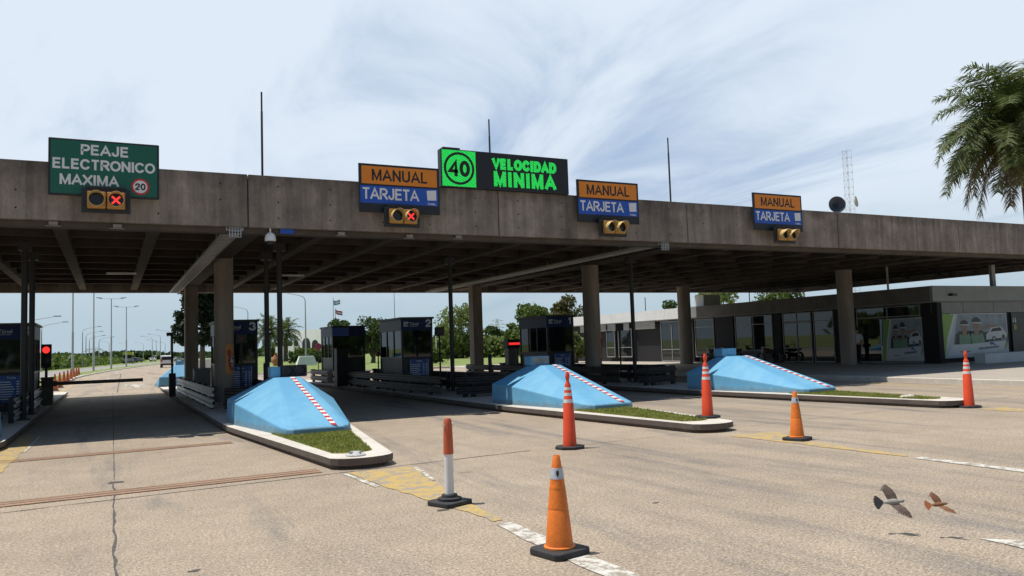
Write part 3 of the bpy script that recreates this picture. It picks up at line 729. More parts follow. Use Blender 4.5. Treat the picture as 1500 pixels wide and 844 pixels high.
# rod antennas at the panel joints
for (px, py, lab) in ((383,135,'tall thin rod standing on the canopy roof above the dome camera'), (716,175,'thin rod standing on the canopy roof behind the message board'), (978,202,'thin rod standing on the canopy roof between the two right hand orange signs')):
    p = onY(px, py, 20.2); t = thing('roof_rod', lab, 'rod', (p.x, 20.2, 5.85), group='thin rods along the canopy roof')
    q = MB(); q.lathe([(.028, 5.85), (.028, p.z-.5), (.022, p.z-.49), (.022, p.z)], (p.x, 20.2, 0), 8); q.build('rod', DARK, t, smooth=True)
    q = MB(); q.box(p.x-.1, p.x+.1, 20.1, 20.3, 5.851, 5.88); q.build('foot', DARK, t)
# loudspeaker horn
p = onY(1226, 300, 20.4); t = thing('horn_loudspeaker', 'dark round horn loudspeaker on the canopy roof edge', 'loudspeaker', (p.x, p.y, 6.0))
def axis_lathe(prof, c, d, n=24):
    d = Vector(d).normalized(); u = d.cross(Vector((0,0,1))).normalized(); w = u.cross(d); mb = MB()
    for r_, s in prof:
        for i in range(n):
            a = 6.2832*i/n; v = Vector(c)+d*s+u*r_*math.cos(a)+w*r_*math.sin(a); mb.v.append(tuple(v))
    for k in range(len(prof)-1):
        for i in range(n): j = (i+1) % n; mb.f.append((k*n+i, k*n+j, (k+1)*n+j, (k+1)*n+i)); mb.mi.append(0)
    return mb
d_ = Vector((-.5, -.85, .05))
axis_lathe([(.05,-.42),(.09,-.4),(.09,-.28),(.07,-.26),(.09,-.15),(.16,-.05),(.3,.02),(.31,.03),(.29,.02),(.15,-.05),(.05,-.15),(.035,-.1),(.0,-.08)], (p.x, p.y, p.z), d_).build('horn', M('horn_grey', (.055, .065, .085), .4, .1, 4), t, smooth=True)
q = MB(); q.tube([(p.x+.12, p.y+.22, p.z), (p.x+.12, p.y+.22, 5.85)], .03); q.tube([(p.x-.1, p.y+.05, 6.1), (p.x-.42, p.y-.05, 6.05)], .05); q.build('bracket', DARK, t)
# dome camera, blue plate and pale fittings under the edge
p = onY(396, 350, 19.84); t = thing('dome_camera', 'white dome camera hanging from the canopy edge', 'camera', (p.x, p.y, 4.6))
q = MB(); q.lathe([(.02,.26),(.02,.16),(.05,.15),(.11,.1),(.13,.02),(.13,-.05),(.115,-.06)], (p.x, p.y, p.z), 20); q.build('housing', WHITE, t, smooth=True)
q = MB(); q.lathe([(.1,-.06),(.095,-.1),(.06,-.14),(.01,-.155)], (p.x, p.y, p.z), 20); q.build('dome', BLACK, t, smooth=True)
q = MB(); q.box(3.72, 4.06, 19.86, 19.9, 4.62, 4.74); tag(q.build('blue_plate', SBLUE), 'small blue plate fixed under the canopy edge', 'plate')
for k, (px, py, lab) in enumerate(((78,327,'pale box fitting under the canopy edge, left of the green sign signal'), (172,331,'pale box fitting under the canopy edge, below the green sign'), (500,342,'pale box fitting under the canopy edge, left of the second signal'), (672,347,'pale box fitting under the canopy edge, below the message board'), (600,346,'pale box fitting under the canopy edge, below the second signal'))):
    p = onY(px, py, 19.85); q = MB(); q.box(p.x-.09, p.x+.09, 19.82, 19.905, p.z-.04, p.z+.04); q.box(p.x-.15, p.x+.15, 19.87, 19.905, p.z-.065, p.z-.043)
    tag(q.build('light_fitting', M('fitting_grey', (.26, .235, .21), .7, .15, 8), bevel=.01), lab, 'fitting', 'pale fittings under the canopy edge')
# fluorescent battens on the ribs
for k, (px, py, lab) in enumerate(((178,400,'short tube light on the canopy underside over the open lane'), (427,403,'short tube light on the canopy underside right of booth 3'))):
    p = G(px, py, 4.83); q = MB(); q.box(p.x-.5, p.x+.5, p.y-.06, p.y+.06, 4.78, 4.85)
    tag(q.build('tube_light', WHITE, bevel=.01), lab, 'light')

# ------------------------------------------------------------------ blue barriers
TAPE_R = M('tape_red', (.5, .02, .03), .5, .1, 9); TAPE_W = M('tape_white', (.75, .74, .72), .5, .1, 9)
def blue_barrier(cx, label, boxes, ny=.2):
    t = thing('blue_crash_barrier', label, 'crash barrier', (cx, 18, .165), group='sky blue wedge barriers on the island noses')
    z0 = .166
    # rear, mid, nose outline at the foot / top of skirt
    foot = [(-1.1,19.6,.5),(-1.1,18.25,.45),(-.68,15.18+ny,.13),(-.6,14.98+ny,.115),(-.48,14.9+ny,.11),(.48,14.9+ny,.11),(.6,14.98+ny,.115),(.68,15.18+ny,.13),(1.1,18.25,.45),(1.1,19.6,.5)]
    top = [(-.2,19.25),(-.2,18.35),(.3,18.35),(.3,19.25)]
    q = MB(); n = len(foot); v = []
    for x, y, h_ in foot: v.append((cx+x, y, z0))
    for x, y, h_ in foot: v.append((cx+x*.975, y+.02, z0+h_))
    for x, y in top: v.append((cx+x+.05, y, 1.13))
    f = []
    for i in range(n-1): f.append((i, i+1, n+i+1, n+i))
    f.append((n-1, 0, n, 2*n-1))
    a, b, c, d = 2*n, 2*n+1, 2*n+2, 2*n+3
    f += [(a, b, c, d), (n, n+1, b, a), (n+1, n+2, b), (n+2, n+3, b), (n+3, n+4, b), (n+4, n+5, c, b), (n+5, n+6, c), (n+6, n+7, c), (n+7, n+8, c), (n+8, n+9, d, c), (n+9, n, a, d)]
    f = [tuple(i for i in ff) for ff in f]
    q.add(v, f); q.build('body', BLUE, t, bevel=.025)
    q = MB(); q.box(cx-.2, cx+.02 if boxes == 'lamps' else cx+.36, 18.95, 19.35, 1.128, 1.37); q.build('top_box', BLUE, t, bevel=.015)
    if boxes == 'plate':
        q = MB(); q.box(cx-.16, cx+.33, 18.935, 18.947, 1.16, 1.345); q.build('face_plate', M('weathered_plate', (.3, .32, .3), .6, .3, 9), t)
    if boxes == 'lamps':
        q = MB(); q.box(cx+.03, cx+.62, 18.9, 19.2, 1.128, 1.4); q.build('lamp_box', BLACK, t, bevel=.03)
        for s in (.18, .46):
            q = axis_lathe([(.12,0),(.13,.1),(.115,.1),(.1,.02),(0,.01)], (cx+s, 18.92, 1.27), (0,-1,0), 18); q.build('lamp_hood', BLACK, t, smooth=True)
    # red and white tape lying on the front slope
    A = Vector((cx+.16, 18.33, 1.137)); B = Vector((cx+.3, 14.93+ny, z0+.125)); nseg = 30
    sl_ = lambda t_: A.lerp(B, t_)
    for kk, mt_ in ((0, TAPE_W), (1, TAPE_R)):
        q = MB()
        for s in range(nseg):
            if s % 2 != kk: continue
            p0, p1 = sl_(s/nseg), sl_((s+1)/nseg); w_ = .045; sk = .04
            nn = Vector((0, -.27, .96))*.008
            q.add([p0+Vector((-w_,sk,0))+nn, p0+Vector((w_,-sk*.2,0))+nn, p1+Vector((w_,-sk*.2,0))+nn, p1+Vector((-w_,sk,0))+nn], [(3,2,1,0)])
        q.build('tape_stripes', mt_, t)
    return t
blue_barrier(3.5, 'nearest sky blue wedge barrier, in front of booth 3, with two black lamps on top', 'lamps')
blue_barrier(10.3, 'middle sky blue wedge barrier with scuffed nose, behind a tall red cone', 'plate', .5)
blue_barrier(16.95, 'right hand sky blue wedge barrier on the island before the service building', 'none', .45)
blue_barrier(-3.1, 'sky blue wedge barrier before booth 4 beyond the left frame edge', 'none')
# the one at the far end of booth 3's island, seen from behind
t = thing('blue_crash_barrier', 'far sky blue wedge barrier behind booth 3, partly hidden by posts', 'crash barrier', (3.5, 50, 0), group='sky blue wedge barriers on the island noses')
q = MB(); z0 = .0
q.add([(2.35,48,z0),(4.65,48,z0),(4.65,52.5,z0),(2.35,52.5,z0),(2.4,48,.55),(4.6,48,.55),(4.3,52.5,.12),(2.7,52.5,.12),(3.25,48.6,1.2),(3.75,48.6,1.2),(3.75,49.4,1.2),(3.25,49.4,1.2)],
      [(0,1,5,4),(1,2,6,5),(2,3,7,6),(3,0,4,7),(4,5,9,8),(5,6,10,9),(6,7,11,10),(7,4,8,11),(8,9,10,11)])
q.build('body', BLUE, t, bevel=.02); q = MB(); q.box(3.28, 3.72, 48.65, 49.2, 1.198, 1.42); q.build('top_box', BLUE, t)

# ------------------------------------------------------------------ toll booths
LOGO_W = M('logo_white', (.45, .48, .52), .5, .03, 3)
def booth(x0, w, y0, dep, num, label, group='toll booths on the islands', front_logo=True, blue=False, top=2.89):
    x1, y1 = x0+w, y0+dep
    t = thing('toll_booth', label, 'toll booth', (x0+w/2, y0+dep/2, .16), group=group)
    z0 = .166; zs = 1.34; zh = 2.38
    q = MB(); q.box(x0+.02, x1-.02, y0+.02, y1-.02, z0, .24); q.box(x0+.03, x1-.03, y0+.03, y0+.06, .24, zs-.03); q.box(x0+.03, x1-.03, y1-.06, y1-.03, .24, zs-.03); q.box(x0+.03, x0+.06, y0+.061, y1-.061, .24, zs-.03); q.box(x1-.06, x1-.03, y0+.061, y1-.061, .24, zs-.03)
    q.build('lower_panels', M('booth_dark_panel', (.02, .018, .018), .5, .6, 5, stretch=(1, 1, .4)), t)
    q = MB()
    for xx, yy in ((x0,y0),(x1-.07,y0),(x0,y1-.07),(x1-.07,y1-.07)): q.box(xx, xx+.07, yy, yy+.07, z0, zh)
    q.box(x0+.005, x1-.005, y0+.005, y0+.066, zs-.029, zs+.03); q.box(x0+.005, x1-.005, y1-.066, y1-.005, zs-.029, zs+.03)
    q.box(x0+.006, x0+.065, y0+.0705, y1-.0705, zs-.029, zs+.03); q.box(x1-.065, x1-.006, y0+.0705, y1-.0705, zs-.029, zs+.03)
    for fr in (.36, .68):
        yy = y0+dep*fr; q.box(x0+.003, x0+.06, yy-.03, yy+.03, zs+.031, zh-.002); q.box(x1-.06, x1-.003, yy-.03, yy+.03, zs+.031, zh-.002)
    q.build('frame', M('booth_frame', (.022, .026, .038), .4, .1, 5, spec=.3), t)
    q = MB(); q.box(x0+.071, x1-.071, y0+.03, y0+.042, zs+.031, zh); q.build('front_window', BGLASS, t)
    q = MB(); q.box(x0+.071, x1-.071, y1-.042, y1-.03, zs+.031, zh); q.build('rear_window', BGLASS, t)
    for xs in (x0+.03, x1-.042):
        q = MB(); q.box(xs, xs+.012, y0+.071, y1-.071, zs+.031, zh-.003); q.build('side_window', BGLASS, t)
    q = MB(); q.box(x0-.005, x1+.005, y0-.008, y1+.008, zh, top-.08); q.build('header_band', SBLUE if blue else NAVY, t)
    q = MB(); q.box(x0-.06, x1+.06, y0-.06, y1+.06, top-.079, top); q.build('roof', M('booth_roof', (.025, .028, .035), .5, .1, 4), t, bevel=.015)
    q = MB(); q.box(x0+.1, x1-.1, y0+.5, y1-.5, .95, 1.0); q.box(x0+.45, x0+.85, y0+.9, y0+1.2, 1.0, 1.5); q.box(x0+.5, x0+.8, y1-1.0, y1-.6, .5, 1.6)
    q.build('desk', DARK, t)
    if front_logo:
        yf = y0-.0095
        q = MB()
        for (a, b, c, d) in ((0,.18,0,.18),):
            xx, zz = x0+.1, 2.53
            q.box(xx, xx+.085, yf-.003, yf, zz, zz+.085); q.box(xx+.1, xx+.185, yf-.003, yf, zz+.1, zz+.185); q.box(xx, xx+.085, yf-.003, yf, zz+.1, zz+.185); q.box(xx+.1, xx+.13, yf-.003, yf, zz, zz+.085); q.box(xx+.145, xx+.185, yf-.003, yf, zz, zz+.05)
        q.box(x0+.33, x0+.67, yf-.003, yf, 2.525, 2.538)
        q.build('logo', LOGO_W, t)
        text('Túnel', .17, (x0+.32, yf-.002, 2.575), LOGO_W, t, align='LEFT', bold=.003)
        letters(num, .3, (x1-.17, yf-.002, 2.5), LETTER, t, w=.2 if num != '1' else .1, wt=.22, name='number')
        b = MB(); bx0, bx1 = x0+.3, x0+1.08; b.box(bx0, bx1, yf-.012, y0+.029, .44, 1.27); bd = b.build('tariff_board', TARIFF, t)
        b = MB(); r_ = random.Random(num)
        for rr in range(8):
            zz = 1.06-rr*.075; l_ = r_.uniform(.28, .45); b.box(bx0+.06, bx0+.06+l_, yf-.016, yf-.0125, zz, zz+.03)
            for cc in range(2): b.box(bx0+.53+cc*.12, bx0+.6+cc*.12, yf-.016, yf-.0125, zz, zz+.034)
        b.box(bx0+.02, bx0+.035, yf-.0155, yf-.0125, .46, 1.25); b.box(bx1-.035, bx1-.02, yf-.0155, yf-.0125, .46, 1.25)
        b.build('tariff_lines', LETTER, bd)
        text('Tarifas', .09, ((bx0+bx1)/2, yf-.014, 1.17), LETTER, bd, bold=.001)
    return t
booth(-3.42, 1.27, 29, 2.6, '4', 'dark toll booth numbered 4 at the left frame edge')
booth(3.34, 1.27, 29, 2.6, '3', 'dark toll booth numbered 3 behind the poster column')
booth(9.89, 1.27, 29, 2.7, '2', 'dark toll booth numbered 2, clear of columns, with tariff board')
booth(16.25, 1.3, 29, 2.5, '1', 'dark toll booth numbered 1 behind the middle blue barrier')
tb = booth(9.5, 1.6, 38, 2.3, '', 'toll booth with plain bright blue header, farther back left of booth 2', front_logo=False)
q = MB(); q.box(9.52, 10.3, 37.975, 37.9885, 2.4, 2.8); q.build('blue_panel', M('bright_blue_panel', (.02, .1, .5), .4, .05, 3), tb)

# ------------------------------------------------------------------ guardrails
WP = [(-.01,-.155),(-.05,-.12),(-.05,-.07),(.0,-.03),(.0,.03),(-.05,.07),(-.05,.12),(-.01,.155),(.0,.155),(-.035,.12),(-.035,.07),(.015,.03),(.015,-.03),(-.035,-.07),(-.035,-.12),(.0,-.155)]
def guardrail(path, label, zs=(.38, .68), spacing=1.9, mat=None):
    t = thing('guardrail', label, 'guardrail', (path[0][0], path[0][1], .165), group='double guardrails round the booth islands')
    for z in zs:
        q = MB(); q.sweep([(p[0], p[1], z) for p in path], [(a_, b_*.8) for a_, b_ in WP]); q.build('rail_beam', mat or RAILST, t)
    d = 0
    pts = []
    for a, b in zip(path, path[1:]):
        L_ = math.hypot(b[0]-a[0], b[1]-a[1]); s = .25
        while s < L_-.1:
            nx, ny = (b[1]-a[1])/L_, -(b[0]-a[0])/L_
            pts.append((a[0]+(b[0]-a[0])*s/L_ - nx*.12, a[1]+(b[1]-a[1])*s/L_ - ny*.12)); s += spacing
    for x, y in pts:
        q = MB(); q.box(x-.06, x+.06, y-.06, y+.06, .166, zs[-1]+.13); q.build('post', DARK, t)
    return t
for i, cx in enumerate(ISL):
    nm = ('booth 4 island', 'booth 3 island', 'booth 2 island', 'booth 1 island')[i]
    lx = cx-1.02; rx = cx+1.02
    guardrail([(lx+.06, 36.8), (lx, 36), (lx, 23.2)], f'double steel guardrail along the left side of {nm}', mat=STEEL if i == 1 else None)  # brighter steel on the rails that catch skylight, shade tone on the rest
    guardrail([(lx+.2, 22.4), (lx+.45, 22.1), (rx-.45, 22.1), (rx-.2, 22.4)], f'short double guardrail across the front of {nm}', spacing=.85, mat=M('dull_rail', (.04, .035, .032), .55, .3, 6, metal=.2))
    guardrail([(rx, 23.2), (rx, 36), (rx-.06, 36.8)], f'double steel guardrail along the right side of {nm}', mat=STEEL if i == 0 else None)
guardrail([(9.25, 41.5), (9.13, 41.2), (9.13, 37.6)], 'short guardrail at the far end of booth 2 island beside the rear booth')

# lane equipment
def barrier_gate(x, y, label, arm):
    t = thing('barrier_gate', label, 'barrier gate', (x, y, .165))
    q = MB(); q.box(x-.18, x+.18, y-.16, y+.16, .166, 1.05); q.box(x-.2, x+.2, y-.18, y+.18, 1.051, 1.12); q.build('cabinet', M('brown_cabinet', (.1, .085, .065), .6, .25, 6), t, bevel=.015)
    q = MB(); q.box(x+.19, x+arm, y-.24, y-.19, .83, .95); q.box(x-.1, x+.3, y-.28, y-.185, .8, .98); q.build('arm', M('dark_arm', (.05, .035, .032), .5, .2, 4), t)
    q = MB(); q.box(x+arm-.02, x+arm+.0, y-.245, y-.185, .825, .955); q.build('arm_tip', M('arm_tip_grey', (.12, .09, .085), .5), t)
barrier_gate(-1.95, 32, 'lowered dark barrier arm across the open lane beside booth 4', 3.0)
def light_pole(p, z1, label, lit, head_z=None):
    t = thing('lane_light', label, 'traffic light', (p.x, p.y, .165))
    q = MB(); q.lathe([(.045, .166), (.045, z1)], (p.x, p.y, 0), 10); q.build('pole', DARK, t, smooth=True)
    z = head_z or z1
    q = MB(); q.box(p.x-.16, p.x+.16, p.y-.12, p.y+.1, z-.62, z+.2); q.build('housing', BLACK, t, bevel=.02)
    for k, zz in enumerate((z, z-.36)):
        q = axis_lathe([(.13,0),(.135,.16),(.12,.16),(.115,0)], (p.x, p.y-.115, zz), (0,-1,0), 18); q.build('visor', BLACK, t, smooth=True)
        q = MB(); disc(q, (p.x, zz), .115, p.y-.125); q.build('lens', GLOW_R if (k == 0 and lit) else MATS['dark_lens'], t)
light_pole(onY(68, 512, 32.2), 2.2, 'traffic light with round red lamp lit beside booth 4', True, 2.06)
p = onY(252, 500, 33); t = thing('camera_pole', 'thin black pole with small camera right of the open lane', 'camera pole', (p.x, p.y, .165))
q = MB(); q.lathe([(.04,.166),(.04,2.55)], (p.x, p.y, 0), 8); q.build('pole', BLACK, t, smooth=True)
q = MB(); q.box(p.x-.2, p.x+.02, p.y-.12, p.y+.0, 2.48, 2.6); q.build('camera', BLACK, t, bevel=.02)
q = MB(); q.box(p.x-.12, p.x+.12, p.y-.2, p.y+.1, .166, 1.05); q.build('base_box', BLACK, t, bevel=.02)
def lane_post(px, py, Y, ztop, label, cross=True):
    p = onY(px, py, Y); t = thing('lane_signal_post', label, 'signal post', (p.x, p.y, .165), group='small lane signals on thin posts')
    q = MB(); q.lathe([(.035,.166),(.035,ztop)], (p.x, p.y, 0), 8); q.build('post', BLACK, t, smooth=True)
    q = MB(); q.box(p.x-.17, p.x+.17, p.y-.1, p.y+.08, ztop-.02, ztop+.3); q.build('signal_box', BLACK, t, bevel=.02)
    if cross:
        q = MB()
        for a in (R(45), R(-45)):
            ca, sa = math.cos(a), math.sin(a); q.add([(p.x+u*ca-v*sa, p.y-.103-(.001 if a > 0 else 0), ztop+.14+u*sa+v*ca) for u, v in ((-.1,-.018),(.1,-.018),(.1,.018),(-.1,.018))], [(0,1,2,3)])
        q.build('cross', M('dull_red', (.16, .02, .02), .5), t)
lane_post(353, 500, 27.5, 2.05, 'small unlit cross signal on a thin post before booth 3')
lane_post(644, 500, 27.8, 2.15, 'small black signal box on a thin post right of booth 2', False)
lane_post(908, 500, 30, 2.2, 'small black lamp on a thin post before the service building entrance', False)
p = onY(748, 525, 33); t = thing('payment_terminal', 'grey payment column with lit red strip left of booth 1', 'terminal', (p.x, p.y, .165))
q = MB(); q.box(p.x-.2, p.x+.2, p.y-.2, p.y+.2, .166, 1.55); q.build('body', M('terminal_grey', (.2, .19, .18), .5, .15, 4), t, bevel=.02)
q = MB(); q.box(p.x-.25, p.x+.4, p.y-.26, p.y+.22, 1.551, 1.95); q.build('head', BLACK, t, bevel=.02)
q = MB(); q.box(p.x-.2, p.x+.36, p.y-.272, p.y-.262, 1.7, 1.8); q.build('red_strip', E('red_strip', (1, .03, .03), 1.2), t)
q = MB(); q.box(p.x+.3, p.x+.36, p.y-.1, p.y+.1, .166, 1.55); q.build('side_post', DARK, t)
p = onY(554, 519, 32); t = thing('warning_lamp', 'small round red lamp on a post left of booth 2', 'lamp', (p.x, p.y, .165))
q = MB(); q.lathe([(.03,.166),(.03,p.z-.08)], (p.x, p.y, 0), 8); q.build('post', DARK, t)
q = MB(); q.lathe([(.03,-.1),(.09,-.07),(.11,0),(.09,.07),(.02,.1)], (p.x, p.y, p.z), 14); q.build('lamp', M('red_lamp', (.3, .02, .02), .35, .1, 4), t, smooth=True)
for px, py, Y, h_, lab in ((500,545,34.5,1.6,'dark upright cabinet on booth 2 island between the two booths'), (530,560,33.0,.6,'low dark box behind the guardrail left of booth 2'), (296,575,33,1.0,'grey electric cabinet beside the poster column')):
    p = onY(px, py, Y); q = MB(); w_ = .25 if h_ > 1.2 else .3
    q.box(p.x-w_, p.x+w_, p.y-.25, p.y+.25, .166, .166+h_); q.box(p.x-w_-.02, p.x+w_+.02, p.y-.27, p.y+.27, .167+h_, .2+h_); q.box(p.x-.03, p.x+.03, p.y-.27, p.y-.251, .166+h_*.4, .166+h_*.6)
    tag(q.build('cabinet', GREYP if px == 296 else BLACK, bevel=.012), lab, 'cabinet')
for px, Y, lab in ((718,27,'short black bollard post on the booth 1 island edge'), (389,26.5,'short black bollard post beside the nearest blue barrier')):
    p = onY(px, 540, Y); q = MB(); q.lathe([(.07,.166),(.07,1.35),(.05,1.38)], (p.x, p.y, 0), 12)
    tag(q.build('bollard', BLACK, smooth=True), lab, 'bollard')
# island nose reflectors
t = thing('nose_reflector', 'small white dome reflector on the nearest island tip', 'reflector', (3.25, 11.55, .166))
q = MB(); q.lathe([(.15,0),(.15,.015),(.1,.035),(.05,.06),(.0,.065)], (3.2, 11.55, .166), 14); q.build('dome', M('dull_white', (.45,.45,.43), .6, .25, 30), t, smooth=False)
q = MB()
for a in range(4): q.obox((3.2+.085*math.cos(a*1.57+.5), 11.55+.085*math.sin(a*1.57+.5), .19), .05, .02, .035, a*1.57)
q.build('reflector_pad', GREYP, t)
p = G(1327, 582, .17); q = MB()
for k in range(5): q.lathe([(.06+.01*k, 0), (.06, .03), (.03, .05+.005*k), (.0, .06)], (p.x-.15+k*.075, p.y+random.uniform(-.04,.04), .166), 7)
tag(q.build('broken_reflector', KERB), 'pale rubble lump on the right hand island tip', 'rubble')

# ================================================================== CONES
def cone_orange(loc, rz, label, s=1.0):
    t = thing('traffic_cone', label, 'traffic cone', loc, rz, 'short orange cones', local=True)
    q = MB(); q.prism([(-.19,-.15),(-.15,-.19),(.15,-.19),(.19,-.15),(.19,.15),(.15,.19),(-.15,.19),(-.19,.15)], 0, .055); q.build('base', RUBBER, t, bevel=.012)
    q = MB(); q.lathe([(.128,.056),(.128,.068),(.113,.075),(.084,.36),(.082,.363),(.084,.37),(.0815,.38),(.068,.515),(.0665,.52),(.068,.527),(.064,.54),(.0575,.6),(.046,.69),(.043,.692),(.0285,.785),(.024,.79),(.02,.76)], n=28); q.build('body', ORANGE, t, smooth=True)
    q = MB(); q.lathe([(.0590,.603),(.0478,.692),(.0473,.692),(.0585,.603)], n=28); b = q.build('reflective_band', M('band_grey_blue', (.5, .53, .58), .35, .25, 14), t, smooth=True)
    q = MB(); ea = R(-126)
    q.add([((.0592-.126*(z_-.603)+.001)*math.cos(ea+da), (.0592-.126*(z_-.603)+.001)*math.sin(ea+da), z_) for da, z_ in ((0,.622),(.2,.64),(.22,.665),(0,.675),(-.22,.665),(-.2,.64))], [(0,1,2,3,4,5)]); q.build('emblem', DARK, b)
    t.scale = (s, s, s); return t
def place(px, py): p = G(px, py); return (p.x, p.y, 0)
c0 = cone_orange((3.25, 5.72, 0), R(12), 'nearest orange cone with black rubber base and grey band')
dup(c0, place(1168, 645), R(20), 'orange cone with grey band between two islands, right of the middle island tip')
def cone_tall(loc, rz, label):
    t = thing('tall_cone', label, 'traffic cone', loc, rz, 'tall red cones with white bands', local=True)
    q = MB(); q.prism([(.24*math.cos(R(22.5+45*k))*1.05, .24*math.sin(R(22.5+45*k))) for k in range(8)], 0, .045); q.build('base', RUBBER, t, bevel=.01)
    q = MB(); q.lathe([(.112,.046),(.11,.06),(.083,.72),(.08,.725),(.05,1.02),(.048,1.03),(.03,1.06),(.026,1.09),(.03,1.12),(.037,1.14),(.037,1.17),(.028,1.2),(.026,1.22),(.018,1.235)], n=26); q.build('body', REDOR, t, smooth=True)
    for z, hh in ((.735,.055),(.845,.05),(.94,.045)):
        r0 = lambda z_: .08+(z_-.725)*(.05-.08)/(1.02-.725)+.0015
        q = MB(); q.lathe([(r0(z), z), (r0(z+hh), z+hh)], n=26); q.build('white_band', REFL, t, smooth=True)
    return t
k0 = cone_tall(place(835, 657), R(10), 'tall red cone with white bands on the road before the middle blue barrier')
p = G(1037, 612, .166); dup(k0, (p.x, p.y, .167), R(25), 'tall red cone with white bands standing on the middle island tip')
dup(k0, place(1420, 597), R(5), 'tall red cone with white bands beside the right hand island tip')
# delineator post
p = G(659, 739); t = thing('delineator_post', 'red and white tube post on a square black base', 'delineator', (p.x, p.y, 0), R(22), local=True)
q = MB(); q.prism([(-.19,-.15),(-.15,-.19),(.15,-.19),(.19,-.15),(.19,.15),(.15,.19),(-.15,.19),(-.19,.15)], 0, .05); q.build('base', RUBBER, t, bevel=.012)
q = MB(); q.lathe([(.13,.05),(.13,.075),(.09,.085),(.085,.11),(.05,.115)], n=22); q.build('collar', RUBBER, t, smooth=True)
q = MB(); q.lathe([(.05,.116),(.05,.54)], n=22); q.build('white_tube', WHITE, t, smooth=True)
q = MB(); q.lathe([(.056,.541),(.048,.86),(.042,.9),(.03,.925),(.01,.93)], n=22); q.build('red_sleeve', M('brick_red_plastic', (.5, .1, .035), .6, .15, 10), t, smooth=True)
q = MB(); q.tube([(.045,0,.85),(.075,0,.87),(.08,0,.84),(.05,0,.82)], .006, 6); q.tube([(-.045,0,.85),(-.07,0,.87),(-.075,0,.84),(-.05,0,.82)], .006, 6); q.build('chain_eye', REFL, t)
# row of cones beyond the gate
def cone_far(loc, label):
    t = thing('traffic_cone', label, 'traffic cone', loc, 0, 'faded orange cones in a row beyond the barrier arm', local=True)
    q = MB(); q.box(-.2, .2, -.2, .2, 0, .05); q.build('base', RUBBER, t)
    q = MB(); q.lathe([(.17,.05),(.04,.93),(.02,.94)], n=14); q.build('body', M('faded_orange', (.62, .16, .06), .6, .15, 6), t, smooth=True)
    return t
LBL = 'faded orange cone in the row beyond the barrier arm'
f0 = cone_far((-2.75, 51, 0), LBL)
for k in range(1, 8): dup(f0, (-2.75-.03*k, 51+k*5.2+.25*k*k*.6, 0), .2*k, LBL)

# ================================================================== SERVICE BUILDING
bx, by = 34.0, 24.1
def fy(px, py=500): return onX(px, py, bx).y
def fx(px, py=500): return onY(px, py, by).x
bd = thing('service_building', 'low grey service building with glass front under the right end of the canopy', 'building', (38, 36, .18))
BW = M('building_dark_wall', (.012, .011, .012), .8, .15, 2); BF = M('shaded_fascia', (.15, .135, .125), .7, .2, 1.5); BFW = M('sunlit_white_fascia', (.72, .72, .7), .6, .06, 1.5); BFF = M('front_fascia', (.27, .29, .28), .6, .1, 1.5); FR = M('white_frame', (.24, .24, .24), .45, .05, 5)
LOUV = M('louver_grey', (.38, .385, .39), .6, .1, 3)
q = MB(); q.box(bx+.35, 46, by+.35, 58, .18, 3.0); q.build('wall', BW, bd)
q = MB(); q.box(bx+.02, 46.2, by+.02, 58.2, 3.0, 3.6); q.build('roof', M('roof_grey', (.25, .25, .25), .85, .15, 1), bd)
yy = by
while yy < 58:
    y2 = min(yy+3.3, 58.2); q = MB(); q.box(bx-.12, bx+.019, yy+.008, y2-.008, 3.08, 3.78); q.build('fascia', BFW if yy > 40 else BF, bd); yy += 3.3  # grey and white panels, with canopy shade and sunlight put into their tones
xx = bx-.12
while xx < 46:
    q = MB(); q.box(xx+.006, xx+4.0, by-.14, by-.0, 3.06, 3.78); q.build('fascia', BFF, bd); xx += 4.01
def louvers(x0, x1, y0, y1, z0, z1, axis):
    q = MB(); n = 7
    for k in range(n):
        z = z0+(z1-z0)*k/n
        if axis == 'x': q.add([(x0,y0,z),(x1,y0,z),(x1,y0-.05,z+(z1-z0)/n*.95),(x0,y0-.05,z+(z1-z0)/n*.95)], [(0,1,2,3)])
        else: q.add([(x0,y0,z),(x0,y1,z),(x0-.05,y1,z+(z1-z0)/n*.95),(x0-.05,y0,z+(z1-z0)/n*.95)], [(3,2,1,0)])
    q.build('louver', LOUV, bd)
for k in range(4): louvers(bx+.0+2.35*k, bx+2.32+2.35*k, by+.1, 0, 2.5, 3.05, 'x')
# facade towards the lanes, from the corner backwards
def glaz(pa, pb, z0, z1, mull=0, trans=None, name='window', frame=True):
    ya, yb = sorted((fy(pa), fy(pb)))
    f = MB(); e = .05
    f.box(bx+.02, bx+.1, ya, ya+e, z0, z1); f.box(bx+.02, bx+.1, yb-e, yb, z0, z1); f.box(bx+.021, bx+.099, ya+e, yb-e, z0, z0+e+.03); f.box(bx+.021, bx+.099, ya+e, yb-e, z1-e, z1)
    for m_ in range(mull):
        y_ = ya+(yb-ya)*(m_+1)/(mull+1); f.box(bx+.022, bx+.098, y_-.03, y_+.03, z0+e+.03, z1-e)
    if trans: f.box(bx+.024, bx+.096, ya+e, yb-e, trans, trans+.05)
    w = f.build(name, FR if frame else BW, bd)
    g_ = MB(); g_.box(bx+.055, bx+.065, ya+.01, yb-.01, z0+.01, z1-.01); g_.build('pane', DGLASS, w); return w
glaz(1350, 1256, .2, 2.95, 1, 2.42)
glaz(1222, 1192, .2, 2.95, 0, 2.42, 'door')
glaz(1189, 1147, .2, 2.42, 1, .98, 'door')
glaz(1189, 1147, 2.43, 2.95, 1)
glaz(1132, 1077, .85, 2.95, 1, 2.4)
glaz(1046, 1018, .5, 2.95, 0, 2.4)
glaz(1000, 968, .2, 2.95, 1, 1.0)
glaz(925, 905, .5, 2.6, 0, 1.2); glaz(900, 888, .5, 2.6, 0, 1.2)
